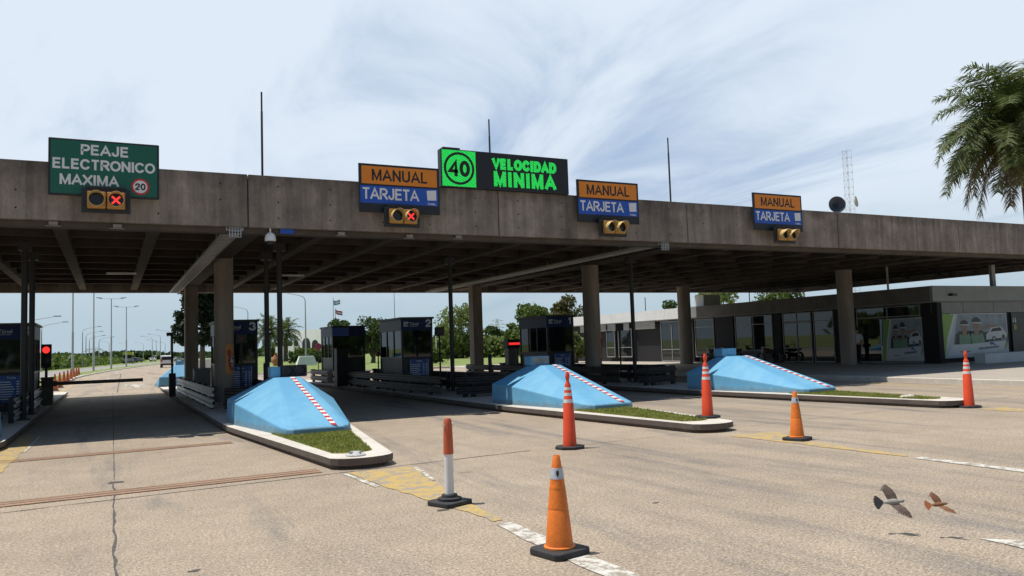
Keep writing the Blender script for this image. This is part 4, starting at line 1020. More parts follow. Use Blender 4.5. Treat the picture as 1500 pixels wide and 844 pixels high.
for pa, pb in ((1376,1352),(1254,1224),(1145,1134),(1075,1048),(1016,1002)):
    q = MB(); ya, yb = sorted((fy(pa), fy(pb))); q.box(bx+.01, bx+.34, ya+.01, yb-.01, .18, 3.0); q.build('pier', BW, bd)
q = MB(); ya, yb = sorted((fy(1132), fy(1077))); q.box(bx-.02, bx+.3, ya, yb, .18, .84); q.build('sill_wall', M('sill', (.14, .13, .13), .8, .1, 3), bd)
for pa, pb in ((960,925),(922,890),(888,850)):
    ya, yb = sorted((fy(pa, 470), fy(pb, 470))); louvers(bx-.02, 0, ya+.02, yb-.02, 2.5, 3.07, 'y')
# front wing: adverts, shutter
q = MB(); q.box(bx+.35, 45.9, by+.2, by+.34, .18, 2.49); q.build('front_wall', BW, bd)
def poster(P, label_parent, sc=1.0, dim=False):
    # P(u, v, e): u across 0..1, v up 0..1, e lifts the layer; a roadside assistance advert with two workers and a white car
    cm = [M('ad_pale', (.5,.53,.54), .4, .12, 2), M('ad_green', (.2,.36,.045), .4, .08, 2), M('ad_blue', (.03,.11,.3), .4, .08, 2), M('ad_dark', (.04,.045,.05), .5, .3, 5), M('ad_skin', (.33,.22,.16), .5, .1, 5),
          M('ad_vest', (.2,.33,.22), .5, .2, 7), M('ad_white', (.62,.64,.66), .4, .05, 2), M('ad_sky', (.27,.32,.36), .5, .3, 3), M('ad_ink', (.02,.03,.12), .4)]
    q = MB()
    def pg(pts, e, k): q.add([P(u, v, e) for u, v in pts], [tuple(range(len(pts)))], k)
    def el(cu_, cv, ru, rv, e, k, a0=0, a1=360, n=18): pg([(cu_+ru*math.cos(R(a0+(a1-a0)*i/n)), cv+rv*math.sin(R(a0+(a1-a0)*i/n))) for i in range(n+(0 if a1-a0 == 360 else 1))], e, k)
    pg([(0,0),(1,0),(1,1),(0,1)], 0, 0)
    pg([(.03,0),(.1,0),(.2,1),(.1,1)], .003, 1); pg([(.1,0),(.13,.2),(.28,.97),(.2,1)], .002, 6)
    pg([(.02,.35),(.06,.35),(.1,1),(.06,1)], .003, 2); pg([(.02,0),(.11,.27),(.25,.98),(.11,.98)], .004, 1)
    pg([(.22,.3),(.98,.34),(.99,.97),(.3,.98)], .004, 7); pg([(.66,.33),(.9,.36),(.88,.6),(.66,.55)], .005, 3)
    for cu_, s, hv in ((.38, 1, .7), (.55, 1.12, .74)):
        pg([(cu_-.14*s,.3),(cu_-.12*s,.52),(cu_-.07*s,.6),(cu_+.07*s,.6),(cu_+.13*s,.5),(cu_+.14*s,.3)], .006, 3)
        pg([(cu_-.08*s,.3),(cu_-.07*s,.55),(cu_-.03*s,.5),(cu_+.03*s,.5),(cu_+.07*s,.56),(cu_+.1*s,.3)], .008, 5)
        pg([(cu_-.03*s,.52),(cu_-.03*s,.62),(cu_+.03*s,.62),(cu_+.03*s,.52),(cu_,.47)], .009, 4)
        el(cu_, hv, .05*s, .115*s, .010, 4); el(cu_, hv+.05*s, .057*s, .1*s, .012, 3, 0, 180); pg([(cu_-.055*s,hv+.05),(cu_+.06*s,hv+.05),(cu_+.07*s,hv+.02),(cu_-.05*s,hv+.035)], .013, 6)
        for e_ in (-.018, .02): el(cu_+e_*s, hv-.005, .008*s, .008*s, .0125, 3)
        pg([(cu_-.016*s,hv-.06),(cu_+.02*s,hv-.06),(cu_+.002*s,hv-.075)], .0125, 3)
    pg([(.62,.62),(.84,.68),(.86,.74),(.62,.7)], .007, 4)
    pg([(.68,.38),(.68,.5),(.72,.56),(.76,.66),(.9,.68),(.95,.58),(.98,.5),(.97,.42)], .008, 6); pg([(.74,.56),(.78,.64),(.89,.66),(.92,.58)], .010, 3)
    el(.79,.4,.028,.06,.011,3); el(.93,.44,.02,.05,.011,3); el(.79,.4,.014,.03,.012,0)
    pg([(.12,.04),(.93,.13),(.96,.34),(.2,.28)], .013, 6)
    pg([(.93,.13),(.97,.2),(1,.6),(1,.45)], .012, 1)
    r_ = random.Random(4); u = .56
    while u < .84: w_ = r_.uniform(.008, .018); pg([(u,.15+.11*(u-.5)),(u+w_,.15+.11*(u-.5)),(u+w_+.004,.2+.11*(u-.5)),(u+.004,.2+.11*(u-.5))], .016, 8); u += w_+.006
    u = .3
    while u < .44: w_ = r_.uniform(.006, .012); pg([(u,.12),(u+w_,.12),(u+w_,.14),(u,.14)], .016, 8); u += w_+.005
    pg([(.73,.26),(.79,.27),(.78,.31),(.75,.33),(.72,.31)], .016, 2); pg([(.775,.24),(.81,.25),(.8,.29)], .017, 8)
    return q, cm
a0, a1 = onY(1377, 490, by), onY(1482, 490, by)
q, cm = poster(lambda u, v, e: (a0.x+(a1.x-a0.x)*u, by+.19-e, .38+v*2.1), bd)
ad = thing('advert', 'bright advert with two workers in green vests and a white car', 'advert', ((a0.x+a1.x)/2, by+.19, .38), group=None)
q.build('printed_panel', cm, ad)
y0_, y1_ = fy(1352), fy(1290)
q, cm = poster(lambda u, v, e: (bx+.015-e, y1_+(y0_-y1_)*u, .3+v*2.05), bd)
ad2 = thing('advert', 'dim advert with workers on the shaded side window left of the bright one', 'advert', (bx, (y0_+y1_)/2, .3))
q.build('printed_panel', cm, ad2)
q = MB(); x0_ = onY(1487, 490, by).x
for k in range(22): q.box(x0_, x0_+3, by+.12, by+.16+.01*(k % 2), .2+k*.104, .2+k*.104+.1)
q.build('roller_shutter', M('shutter_dark', (.05, .055, .05), .5, .15, 4), bd)
for k, (dz, mt_) in enumerate(((2.1, SWHITE), (1.75, M('yellow_notice', (.35, .27, .03), .5)))):
    q = MB()
    if k == 0:
        for s in (0, .16): disc(q, (x0_+.12+s, dz+.09), .035, by+.1); q.box(x0_+.08+s, x0_+.16+s, by+.1, by+.105, dz-.12, dz+.04)
    else: q.box(x0_+.1, x0_+.33, by+.1, by+.105, dz-.12, dz+.12)
    q.build('notice', mt_, bd)
p = onX(1388, 430, 34.5); q = MB(); q.box(fx(1388, 430)-.15, fx(1388, 430)+.2, by-.35, by-.141, 3.3, 3.4); q.build('wall_lamp', DARK, bd)
q = MB(); q.tube([(bx-.1, by+2.2, 3.78), (bx-.1, by+2.2, 4.9)], .05, 8); q.build('vent_pipe', GREYP, bd)
q = MB(); q.box(fx(1473, 400)-.14, fx(1473, 400)+.14, by+.6, by+.75, 3.6, 5.0); q.build('vent_duct', GREYP, bd)
pa, pb = onX(1016, 430, 34.6), onX(1030, 430, 34.6)
q = MB(); q.box(34.6, 36, pb.y, pa.y, 3.6, 4.55); q.build('roof_box', M('roof_box_white', (.75, .75, .72), .7, .08, 2), bd)
q = MB()
for px in (1098, 945): pp = onX(px, 440, 35.5); q.tube([(35.5, pp.y, 3.6), (35.5, pp.y, 4.9)], .03, 6)
q.build('roof_mast', DARK, bd)
# low white wall before the shutter
w0_ = G(1444, 533, .18); q = MB(); q.box(w0_.x, w0_.x+6, w0_.y, w0_.y+.5, .181, .62); tag(q.build('low_wall', M('rendered_wall', (.6, .6, .58), .8, .08, 2), bevel=.015), 'low white rendered wall on the pavement before the roller shutter', 'wall')

# ------------------------------------------------------------------ person by the column
def person(loc, rz):
    t = thing('person', 'person in a white shirt and dark trousers standing behind the right hand column', 'person', loc, rz, local=True)
    def skin(name, verts, edges, radii, mat, lvl=2):
        me = bpy.data.meshes.new(name); me.from_pydata(verts, edges, []); o = bpy.data.objects.new(name, me); COL.objects.link(o); o.parent = t
        md = o.modifiers.new('skin', 'SKIN'); md.use_smooth_shade = True
        for i, r_ in enumerate(radii): me.skin_vertices[0].data[i].radius = r_ if isinstance(r_, tuple) else (r_, r_)
        me.skin_vertices[0].data[0].use_root = True
        sb = o.modifiers.new('sub', 'SUBSURF'); sb.levels = 1; sb.render_levels = lvl
        me.materials.append(mat); return o
    V = [(0,0,.95),(0,0,1.15),(0,0,1.38),(0,-.01,1.5),(0,-.02,1.58),(0,-.03,1.68),(0,-.03,1.77),(.19,0,1.42),(.25,.02,1.14),(.24,-.06,.9),(.235,-.08,.8),(-.19,0,1.42),(-.25,.02,1.14),(-.24,-.06,.9),(-.235,-.08,.8),(.1,0,.88),(.11,-.01,.5),(.11,.02,.09),(.12,-.13,.04),(-.1,0,.88),(-.12,.0,.5),(-.13,.04,.09),(-.15,-.1,.04)]
    Ed = [(0,1),(1,2),(2,3),(3,4),(4,5),(5,6),(2,7),(7,8),(8,9),(9,10),(2,11),(11,12),(12,13),(13,14),(0,15),(15,16),(16,17),(17,18),(0,19),(19,20),(20,21),(21,22)]
    Rd = [(.16,.11),(.15,.11),(.17,.12),.07,.055,.085,.08,.065,.05,.036,.04,.065,.05,.036,.04,.085,.06,.045,.04,.085,.06,.045,.04]
    skin('body', V, Ed, Rd, SKIN)
    skin('shirt', [V[0],V[1],V[2],(0,0,1.47),V[7],V[8],V[11],V[12]], [(0,1),(1,2),(2,3),(2,4),(4,5),(2,6),(6,7)], [(.18,.13),(.175,.13),(.19,.14),.085,.08,.07,.08,.07], M('white_shirt', (.62,.64,.68), .8, .06, 6))
    skin('trousers', [(0,0,.97),V[15],V[16],V[17],V[19],V[20],V[21]], [(0,1),(1,2),(2,3),(0,4),(4,5),(5,6)], [(.165,.12),.1,.075,.06,.1,.075,.06], M('dark_trousers', (.02,.02,.028), .85, .1, 6))
    q = MB(); q.lathe([(.06,1.66),(.092,1.7),(.096,1.76),(.085,1.82),(.05,1.85),(.0,1.86)], (0,-.015,0), 16, sy=1.1); q.build('hair', M('dark_hair', (.015,.012,.01), .7), t, smooth=True, world=False)
    for s in (.12, -.14):
        q = MB(); q.prism([(s-.05,.08),(s-.05,-.16),(s,-.2),(s+.05,-.16),(s+.05,.08)], 0, .09); q.build('shoe', BLACK, t, world=False, bevel=.02)
pp = G(1257, 532.5, .18); person((pp.x, pp.y, .182), R(-50))
# ------------------------------------------------------------------ motorcycles parked by the windows
def motorcycle(loc, rz, label):
    t = thing('motorcycle', label, 'motorcycle', loc, rz, 'dark motorcycles parked by the building', local=True)
    for x in (-.62, .62):
        q = MB(); n = 20; vs = []
        for ro, w_ in ((.3,-.05),(.3,.05),(.22,.05),(.22,-.05)): vs += [(x+ro*math.cos(6.283*i/n), w_, .3+ro*math.sin(6.283*i/n)) for i in range(n)]
        q.add(vs, [(k*n+i, k*n+(i+1) % n, ((k+1) % 4)*n+(i+1) % n, ((k+1) % 4)*n+i) for k in range(4) for i in range(n)]); w = q.build('wheel', RUBBER, t, world=False)
        q = MB()
        for i in range(5): a = 6.283*i/5; q.tube([(x, 0, .3), (x+.23*math.cos(a), 0, .3+.23*math.sin(a))], .012, 5)
        q.build('spokes', STEEL, w, world=False)
    q = MB(); q.tube([(-.1,0,.62),(.1,0,.72),(.33,0,.72),(.45,0,.66)], [.06,.12,.13,.05], 10); q.build('tank', M('motorcycle_red', (.1,.015,.015), .3), t, smooth=True, world=False)
    q = MB(); q.tube([(-.75,0,.76),(-.4,0,.72),(-.08,0,.68)], [.07,.1,.08], 8); q.build('seat', BLACK, t, smooth=True, world=False)
    q = MB(); q.box(-.2,.25,-.14,.14,.28,.55); q.tube([(-.62,.08,.3),(0,.1,.35),(.3,.05,.6)], .03); q.tube([(-.62,-.08,.3),(0,-.1,.35),(.3,-.05,.6)], .03); q.build('engine', DARK, t, world=False)
    for s in (-.07, .07):
        q = MB(); q.tube([(.62,s,.3),(.4,s,.95)], .022, 6); q.build('fork', STEEL, t, world=False)
    q = MB(); q.tube([(.28,-.34,1.02),(.4,-.12,.98),(.4,.12,.98),(.28,.34,1.02)], .016, 6); q.tube([(.38,.2,1.0),(.36,.26,1.16)], .01, 5); q.lathe([(.01,-.01),(.05,0),(.05,.02),(.01,.03)], (.36,.28,1.17), 10); q.build('handlebar', BLACK, t, world=False)
    q = MB(); q.lathe([(.02,-.1),(.08,-.05),(.09,0),(.08,.05),(.02,.08)], (.5,0,.88), 12); q.build('headlight', GREYP, t, smooth=True, world=False)
    return t
pp = G(1033, 532, .18); mo = motorcycle((33.1, pp.y if pp.y < 45 else 38.5, .181), R(110), 'dark motorcycle parked beside the round rear column')
mo.location = (33.2, 38.2, .181)
dup(mo, (33.2, 36.9, .181), R(105), 'dark motorcycle parked right of another one by the window')
dup(mo, (33.2, 33.6, .181), R(100), 'dark motorcycle parked alone before the low window')

# ================================================================== BEYOND THE CANOPY: lamps, vehicles, trees
def lamp_T(x, y, h_, label):
    t = thing('street_lamp', label, 'street lamp', (x, y, 0), group='tall street lamps along the road')
    q = MB(); q.lathe([(.13,0),(.12,h_*.45),(.09,h_*.46),(.07,h_)], (x, y, 0), 10); q.build('pole', LAMPST, t, smooth=True)
    q = MB(); q.tube([(x-1.7,y,h_+.0),(x,y,h_-.05),(x+1.7,y,h_+.0)], .035, 6); q.build('arm', LAMPST, t)
    for s in (-1, 1):
        q = MB(); q.add([(x+s*1.2,y-.15,h_),(x+s*2.1,y-.15,h_+.12),(x+s*2.1,y+.15,h_+.12),(x+s*1.2,y+.15,h_),(x+s*1.3,y-.1,h_+.14),(x+s*2.0,y-.1,h_+.22),(x+s*2.0,y+.1,h_+.22),(x+s*1.3,y+.1,h_+.14)], [(0,1,2,3),(4,5,6,7),(0,1,5,4),(1,2,6,5),(2,3,7,6),(3,0,4,7)]); q.build('lamp_head', GREYP, t)
def lamp_C(x, y, h_, reach, label, d=1):
    # single curved arm towards d (+1 right, -1 left)
    t = thing('street_lamp', label, 'street lamp', (x, y, 0), group='tall street lamps along the road')
    q = MB(); q.lathe([(.12,0),(.1,h_*.5),(.07,h_-1.0)], (x, y, 0), 8); q.build('pole', LAMPST, t, smooth=True)
    q = MB(); q.tube([(x,y,h_-1.0),(x+d*.08,y,h_-.65),(x+d*.35,y,h_-.38),(x+d*.9,y,h_-.2),(x+d*(reach-.6),y,h_+.15)], [.06,.055,.05,.045,.04], 6); q.build('arm', LAMPST, t)
    q = MB(); q.box(x+d*(reach-.7) if d > 0 else x-reach-.1, x+reach+.1 if d > 0 else x-reach+.7, y-.13, y+.13, h_+.12, h_+.24); q.build('lamp_head', GREYP, t)
for k, (x, y) in enumerate(((-3.9,105.),(-2.0,119.5),(.1,134.5),(2.5,156.7))):
    lamp_T(x, y, 10.7, ('tall double armed street lamp nearest on the median, head hidden by the canopy', 'second tall street lamp on the median, head hidden by the canopy', 'double armed street lamp on the median with head just below the canopy edge', 'farthest double armed street lamp on the median')[k])
LL = 'curved street lamp in the row left of the opposite carriageway'
for px, yt, d_, dr in ((121,480,165,1),(126,487,178,1),(131,493,192,1),(145,495,205,1),(41,466,96,1),(61,474,120,1)):
    p = far(px, yt, d_); lamp_C(p.x, p.y, p.z, 3.4, LL if px > 100 else ('curved street lamp rising behind the roof of booth 4, left one' if px == 41 else 'curved street lamp rising behind the roof of booth 4, right one'), dr)
RL = 'single armed street lamp in the far row right of the road'
for px, yt, d_ in ((250,484,215),(235,490,250),(223,493,268),(229,498,330),(242,501,320),(210,502,380),(160,500,330),(185,503,420)):
    p = far(px, yt, d_); lamp_C(p.x, p.y, p.z, 3.6, RL, -1)
p = far(447, 441, 113); lamp_C(p.x, p.y, p.z+1.0, 3.2, 'curved street lamp on the lawn left of the rear booth', -1)
p = far(363, 455, 140); lamp_C(p.x, p.y, p.z+.6, 3.2, 'curved street lamp rising behind booth 3', -1)
p = far(577, 420, 130); t = thing('flag_mast', 'bare thin mast rising behind booth 2', 'mast', (p.x, p.y, 0)); q = MB(); q.lathe([(.1,0),(.05,p.z)], (p.x,p.y,0), 8); q.build('mast', LAMPST, t); q = MB(); q.lathe([(.06,0),(.1,.06),(.06,.14)], (p.x,p.y,p.z), 8); q.build('finial', LAMPST, t)
p = far(638, 468, 95); t = thing('lamp_column', 'thin white pole on the lawn right of booth 2', 'pole', (p.x, p.y, 0)); q = MB(); q.lathe([(.07,0),(.05,p.z)], (p.x,p.y,0), 8); q.build('pole', WHITE, t); q = MB(); q.box(p.x-.12,p.x+.12,p.y-.12,p.y+.12,0,.1); q.build('foot', KERB, t)
# lattice masts / pylons
def lattice(px, yb, yt, dist, wb, wt, label, name, cat, arms=()):
    p = far(px, yt, dist); b = far(px, yb, dist); t = thing(name, label, cat, (p.x, p.y, 0))
    q = MB(); n = 14; z0, z1 = 0, p.z; r_ = max(.016, dist*.00018)
    def cor(k, z): w_ = wb+(wt-wb)*(z-z0)/(z1-z0); return (p.x+(w_ if k in (1,2) else -w_), p.y+(w_ if k in (2,3) else -w_), z)
    for k in range(4): q.tube([cor(k, z0), cor(k, z1)], r_, 4)
    n = int((z1-z0)/max(.8, wb*2))+2
    for i in range(n):
        za, zb = z0+(z1-z0)*i/n, z0+(z1-z0)*(i+1)/n
        for k in range(4):
            q.tube([cor(k, za), cor((k+1) % 4, zb)], r_*.7, 3); q.tube([cor(k, zb), cor((k+1) % 4, zb)], r_*.7, 3)
    q.build('lattice', LAMPST, t)
    q = MB()
    for fz, l_ in arms: z = z1*fz; q.tube([(p.x-l_, p.y, z), (p.x+l_, p.y, z)], r_*1.3, 4); q.tube([(p.x-l_, p.y, z), (p.x, p.y, z+l_*.3)], r_, 4); q.tube([(p.x+l_, p.y, z), (p.x, p.y, z+l_*.3)], r_, 4)
    if arms: q.build('cross_arm', LAMPST, t)
    return t, p
t, p = lattice(1240, 330, 221, 80, .3, .3, 'slender white lattice radio mast rising behind the canopy, right of the loudspeaker', 'radio_mast', 'mast')
q = axis_lathe([(0,.05),(.5,.02),(.55,.15),(.5,.12),(0,.1)], (p.x+.4, p.y-.3, far(1247,297,80).z), (.4,-.8,.1), 16); q.build('dish', M('dish_cream', (.5,.48,.38), .6), t, smooth=True)
lattice(728, 500, 468, 700, 3, .6, 'faint power pylon far off beyond the trees right of the square rear column', 'power_pylon', 'pylon', ((.95,6),(.82,8),(.7,7)))
lattice(138, 525, 511, 900, 3, .8, 'faint power pylon far off behind the left lamp row', 'power_pylon', 'pylon', ((.95,9),(.8,11)))

# vehicles
def vehicle(kind, loc, rz, col, label, cat):
    t = thing({'van':'white_van','car':'car','bus':'bus','truck':'pickup_truck'}[kind], label, cat, loc, rz, local=True)
    PM = M('car_'+'_'.join(str(c) for c in col), col, .3, .03, 2, coat=.5)
    L_, W_, H_ = {'van':(4.4,1.8,1.85),'car':(4.2,1.75,1.45),'bus':(12,2.5,3.2),'truck':(5.2,1.85,1.7)}[kind]
    if kind == 'van': prof = [(-2.2,.35),(-2.22,.95),(-2.1,1.75),(-1.9,1.85),(.6,1.83),(1.3,1.15),(2.1,.95),(2.2,.7),(2.2,.35)]
    elif kind == 'car': prof = [(-2.1,.35),(-2.12,.8),(-1.6,.95),(-1.1,1.4),(.2,1.43),(.9,.95),(2.0,.78),(2.1,.6),(2.1,.35)]
    elif kind == 'truck': prof = [(-2.6,.5),(-2.6,1.0),(-.5,1.0),(-.4,1.65),(.7,1.68),(1.2,1.1),(2.5,.98),(2.6,.5)]
    else: prof = [(-6,.4),(-6,3.1),(-5.8,3.2),(5.7,3.2),(5.95,3.0),(6,.4)]
    w2 = W_/2; n = len(prof); q = MB()
    top = max(z for _, z in prof)
    ins = lambda z: w2*(1 if z < .98 or kind == 'bus' else 1-.14*(z-.95)/(top-.95))
    vs = [(ins(z), x, z) for x, z in prof] + [(-ins(z), x, z) for x, z in prof]
    q.add(vs, [tuple(range(n)), tuple(reversed(range(n, 2*n)))] + [(i, n+i, n+(i+1) % n, (i+1) % n) for i in range(n)])
    q.build('body', PM, t, bevel=.05, world=False)
    q = MB()
    if kind == 'van':
        q.box(-.68,.68,-2.19,-2.13,1.05,1.62)
        for s in (-1, 1): q.box(s*.86-.025,s*.86+.025,-1.9,.5,1.08,1.6)
    elif kind == 'bus':
        q.box(-1.1,1.1,-6.03,-6.0,1.5,2.5)
        for s in (-1, 1): q.box(s*1.26-.015,s*1.26+.015,-5.6,5.2,1.4,2.4)
    else:
        zb = 1.0 if kind == 'car' else 1.1
        q.box(-.6,.6,(-1.5 if kind == 'car' else -.52),(-1.2 if kind == 'car' else -.42),zb,1.34)
        for s in (-1, 1): q.box(s*.8-.04,s*.8+.04,-1.0 if kind == 'car' else -.3,.4,zb,1.33)
    q.build('windows', CGLASS, t, world=False)
    ax = {'van':1.35,'car':1.3,'bus':3.6,'truck':1.6}[kind]; wr = .48 if kind == 'bus' else .32
    for s in (-1, 1):
        for a in (-ax, ax):
            q = axis_lathe([(wr*.55,-.12),(wr,-.11),(wr,.11),(wr*.55,.12),(0,.1)], (s*(w2-.1), a, wr), (s,0,0), 16); w = q.build('wheel', RUBBER, t, world=False)
            q = axis_lathe([(wr*.5,.11),(wr*.45,.125),(0,.13)], (s*(w2-.1), a, wr), (s,0,0), 12); q.build('rim', STEEL, w, world=False)
        q = MB(); yb = prof[0][0]; zz = .95 if kind in ('van', 'car') else .9; q.box(s*(w2-.2)-.12, s*(w2-.2)+.12, yb-.06, yb+.02, zz-.2 if kind != 'van' else .9, zz+.02 if kind != 'van' else 1.3); q.build('tail_light', M('tail_red', (.4,.02,.02), .3), t, world=False)
    q = MB(); q.box(-w2+.05, w2-.05, prof[0][0]-.08, prof[0][0]+.05, .36, .6); q.build('bumper', DARK, t, world=False)
    if kind == 'bus': q = MB(); q.box(-1.28,1.28,-6.06,5.6,2.5,3.3); q.build('roof_band', M('lime_roof', (.5,.52,.04), .4, .05, 3), t, world=False)
    return t
p = G(245, 538.3); vehicle('van', (p.x, p.y, 0), R(-6), (.72,.72,.7), 'white van driving away beyond the toll lanes', 'van')
vehicle('bus', (far(188,520,235).x, far(188,520,235).y, 0), R(-3), (.3,.32,.4), 'distant bus with a lime yellow roof on the far road', 'bus')
p = far(199,528,255); vehicle('truck', (p.x, p.y, 0), R(-40), (.05,.06,.07), 'distant dark pickup beside the bus', 'pickup')
p = far(224,526,285); vehicle('car', (p.x, p.y, 0), R(-10), (.65,.66,.66), 'distant white car left of the van', 'car')
p = far(262,524,240); vehicle('car', (p.x, p.y, 0), R(-70), (.4,.42,.44), 'distant grey car right of the van', 'car')

# ------------------------------------------------------------------ trees
def leaf_quad(mb, c, s, rr, flat=0):
    a = Vector((rr.gauss(0,1), rr.gauss(0,1), rr.gauss(0,1))); a.normalize(); b = a.orthogonal().normalized(); ang = rr.uniform(0, 6.28)
    u = b*math.cos(ang)+a.cross(b)*math.sin(ang); w = a.cross(u)
    c = Vector(c); mb.add([c-u*s-w*s*.5, c+u*s-w*s*.4, c+u*s*.7+w*s*.5, c-u*s*.8+w*s*.6], [(0,1,2,3)])
def tree(name, label, px, dist, ytop, width_px, cols, n=2600, leaf_m=None, crown_base=.25, seed=0, group=None, lobes=16, ybase=None):
    top = far(px, ytop, dist); W_ = width_px*dist/CAM_F/2; H_ = top.z; x, y = top.x, top.y
    t = thing(name, label, 'tree', (x, y, 0), group=group); rr = random.Random(seed)
    zb = H_*crown_base; cz = (H_+zb)/2; rz_ = (H_-zb)/2
    q = MB(); q.tube([(x,y,-.2),(x+.1,y,zb),(x,y,cz)], [W_*.1+.08, W_*.07+.06, .05], 8)
    ls = leaf_m or max(.16, dist*.0016)
    cr_ = MB(); lob = []
    for k in range(lobes):
        th = rr.uniform(0, 6.283); ph = rr.uniform(-.9, 1); rad = rr.uniform(.45, .72)
        lob.append((x+W_*rad*math.cos(th)*math.sqrt(max(.05,1-ph*ph*.8)), y+W_*rad*math.sin(th)*math.sqrt(max(.05,1-ph*ph*.8)), cz+rz_*ph*.72, rr.uniform(.28,.5)*min(W_, rz_)*1.0))
    for lx, ly, lz, lr in lob[:8]: q.tube([(x, y, zb*.8), ((x+lx)/2, (y+ly)/2, (zb+lz)/2), (lx, ly, lz)], [.1+W_*.02, .07, .03], 5)
    q.build('trunk', BARK, t)
    for i in range(n):
        lx, ly, lz, lr = rr.choice(lob); d = Vector((rr.gauss(0,1), rr.gauss(0,1), rr.gauss(0,1))).normalized(); rad = lr*rr.uniform(.55, 1.12)
        leaf_quad(cr_, (lx+d.x*rad, ly+d.y*rad, lz+d.z*rad*.85), ls*rr.uniform(.6,1.3), rr)
    cr_.build('crown', cols, t); return t
LF_D = leaf('leaf_dark', (.022,.045,.012), (.085,.135,.03), .8, .4); LF_M = leaf('leaf_mid', (.055,.095,.02), (.17,.23,.05), .8, .45); LF_L = leaf('leaf_light', (.1,.145,.035), (.25,.29,.09), .7, .45)
LF_O = leaf('leaf_olive', (.05,.055,.015), (.17,.15,.05), .9); LF_A = leaf('leaf_araucaria', (.008,.018,.009), (.03,.05,.022), 1)
tree('broadleaf_tree', 'dense dark green round tree left of booth 2', 545, 105, 462, 62, LF_D, 3600, seed=1, crown_base=.12, lobes=22)
tree('broadleaf_tree', 'dark tree behind the rear booth with flags above it', 497, 150, 466, 40, LF_D, 1600, seed=2)
tree('willow_tree', 'tall pale green feathery tree left of the square rear column', 672, 120, 448, 80, LF_L, 4200, seed=3, crown_base=.05, lobes=26)
tree('broadleaf_tree', 'mid green tree half behind the dark post right of booth 2', 634, 160, 470, 60, LF_M, 2200, seed=4, crown_base=.1)
tree('broadleaf_tree', 'far dark tree right of the square rear column', 722, 260, 478, 48, LF_D, 1800, seed=5, crown_base=.1)
tree('broadleaf_tree', 'leafy green tree left of and above booth 1', 781, 75, 440, 62, LF_M, 3600, seed=6, crown_base=.15, lobes=22)
tree('broadleaf_tree', 'slim light green tree directly left of booth 1', 752, 80, 466, 30, LF_M, 1800, seed=16, crown_base=.1)
tree('broadleaf_tree', 'olive brown tree above booth 1 by the middle column', 833, 85, 431, 66, LF_O, 3600, seed=7, crown_base=.2, lobes=20)
tree('broadleaf_tree', 'yellow green shrubby tree between booth 1 and the middle column', 842, 60, 486, 36, LF_L, 2000, seed=8, crown_base=.05)
tree('broadleaf_tree', 'small dark tree above the building roof left of the round rear column', 985, 82, 428, 40, LF_D, 1500, seed=9)
tree('broadleaf_tree', 'bright green tree above the building roof right of the round rear column', 1050, 80, 414, 78, LF_L, 3200, seed=10, lobes=22)
tree('broadleaf_tree', 'dark green tree above the building roof, farthest right', 1142, 85, 414, 92, LF_M, 3200, seed=11, lobes=22)
def araucaria(px, dist, ytop, label):
    top = far(px, ytop, dist); x, y, H_ = top.x, top.y, top.z; t = thing('monkey_puzzle_tree', label, 'tree', (x, y, 0)); rr = random.Random(12)
    q = MB(); q.tube([(x,y,-.2),(x,y,H_)], [.32,.06], 8); cr_ = MB()
    z = 3.2
    while z < H_-.3:
        n_ = rr.randint(8, 10); L_ = 3.7*(1-.5*(z/H_)**1.6)*rr.uniform(.7,1.1)
        for k in range(n_):
            a = 6.283*k/n_+rr.uniform(-.3,.3); pts = [Vector((x+math.cos(a)*L_*s_, y+math.sin(a)*L_*s_, z+.15*s_-.9*s_*s_+1.0*s_**4)) for s_ in (0,.25,.5,.75,1)]
            q.tube(pts, [.06,.05,.04,.03,.02], 4)
            for m_ in range(85):
                s_ = rr.uniform(.3,1.05)**.8; pp_ = Vector((x+math.cos(a)*L_*s_, y+math.sin(a)*L_*s_, z+.15*s_-.9*s_*s_+1.0*s_**4)); leaf_quad(cr_, pp_+Vector((rr.gauss(0,.22), rr.gauss(0,.22), rr.gauss(0,.16))), .24*rr.uniform(.6,1.2), rr)
        z += rr.uniform(.55, .85)
    q.build('trunk', BARK, t); cr_.build('crown', LF_A, t)
araucaria(296, 88, 400, 'tall dark monkey puzzle tree behind booth 3 and the posts')
def frond(mb, base, az, el, L_, droop, rr, nl=34, lw=.035, ll=.55, hang=.4, k=0, stem=None):
    d0 = Vector((math.cos(az)*math.cos(el), math.sin(az)*math.cos(el), math.sin(el))); p = Vector(base); d = d0.copy(); pts = [p.copy()]; ns = 12
    for i in range(ns):
        d = (d + Vector((0,0,-droop/ns*(.4+1.4*i/ns)))).normalized(); p = p + d*(L_/ns); pts.append(p.copy())
    if stem is not None: stem.tube(pts, [.035*(1-i/(ns+1))+.006 for i in range(ns+1)], 5, k)
    for i in range(nl):
        f_ = .12+.88*i/nl; s = f_*ns; i0 = min(int(s), ns-1); q_ = pts[i0].lerp(pts[i0+1], s-i0); tg = (pts[i0+1]-pts[i0]).normalized()
        side = tg.cross(Vector((0,0,1)))
        side = side.normalized() if side.length > .05 else Vector((math.sin(az), -math.cos(az), 0))
        up = side.cross(tg)
        for sg in (-1, 1):
            ln = ll*(.55+.6*math.sin(math.pi*min(1,f_*.9+.1)))*rr.uniform(.8,1.15)
            v = (side*sg*rr.uniform(.7,1) + tg*rr.uniform(.35,.7) + up*rr.uniform(-.35,.55) + Vector((0,0,-hang*rr.uniform(.4,1.2)))).normalized()
            e = q_+v*ln; e2 = q_+v*ln*.5+Vector((0,0,.04)); w_ = tg*lw*.5
            mb.add([q_-w_*.6, q_+w_*.6, e2+w_, e2-w_, e+Vector((0,0,-ln*.16*hang*2))], [(0,1,2,3),(3,2,4)], k)
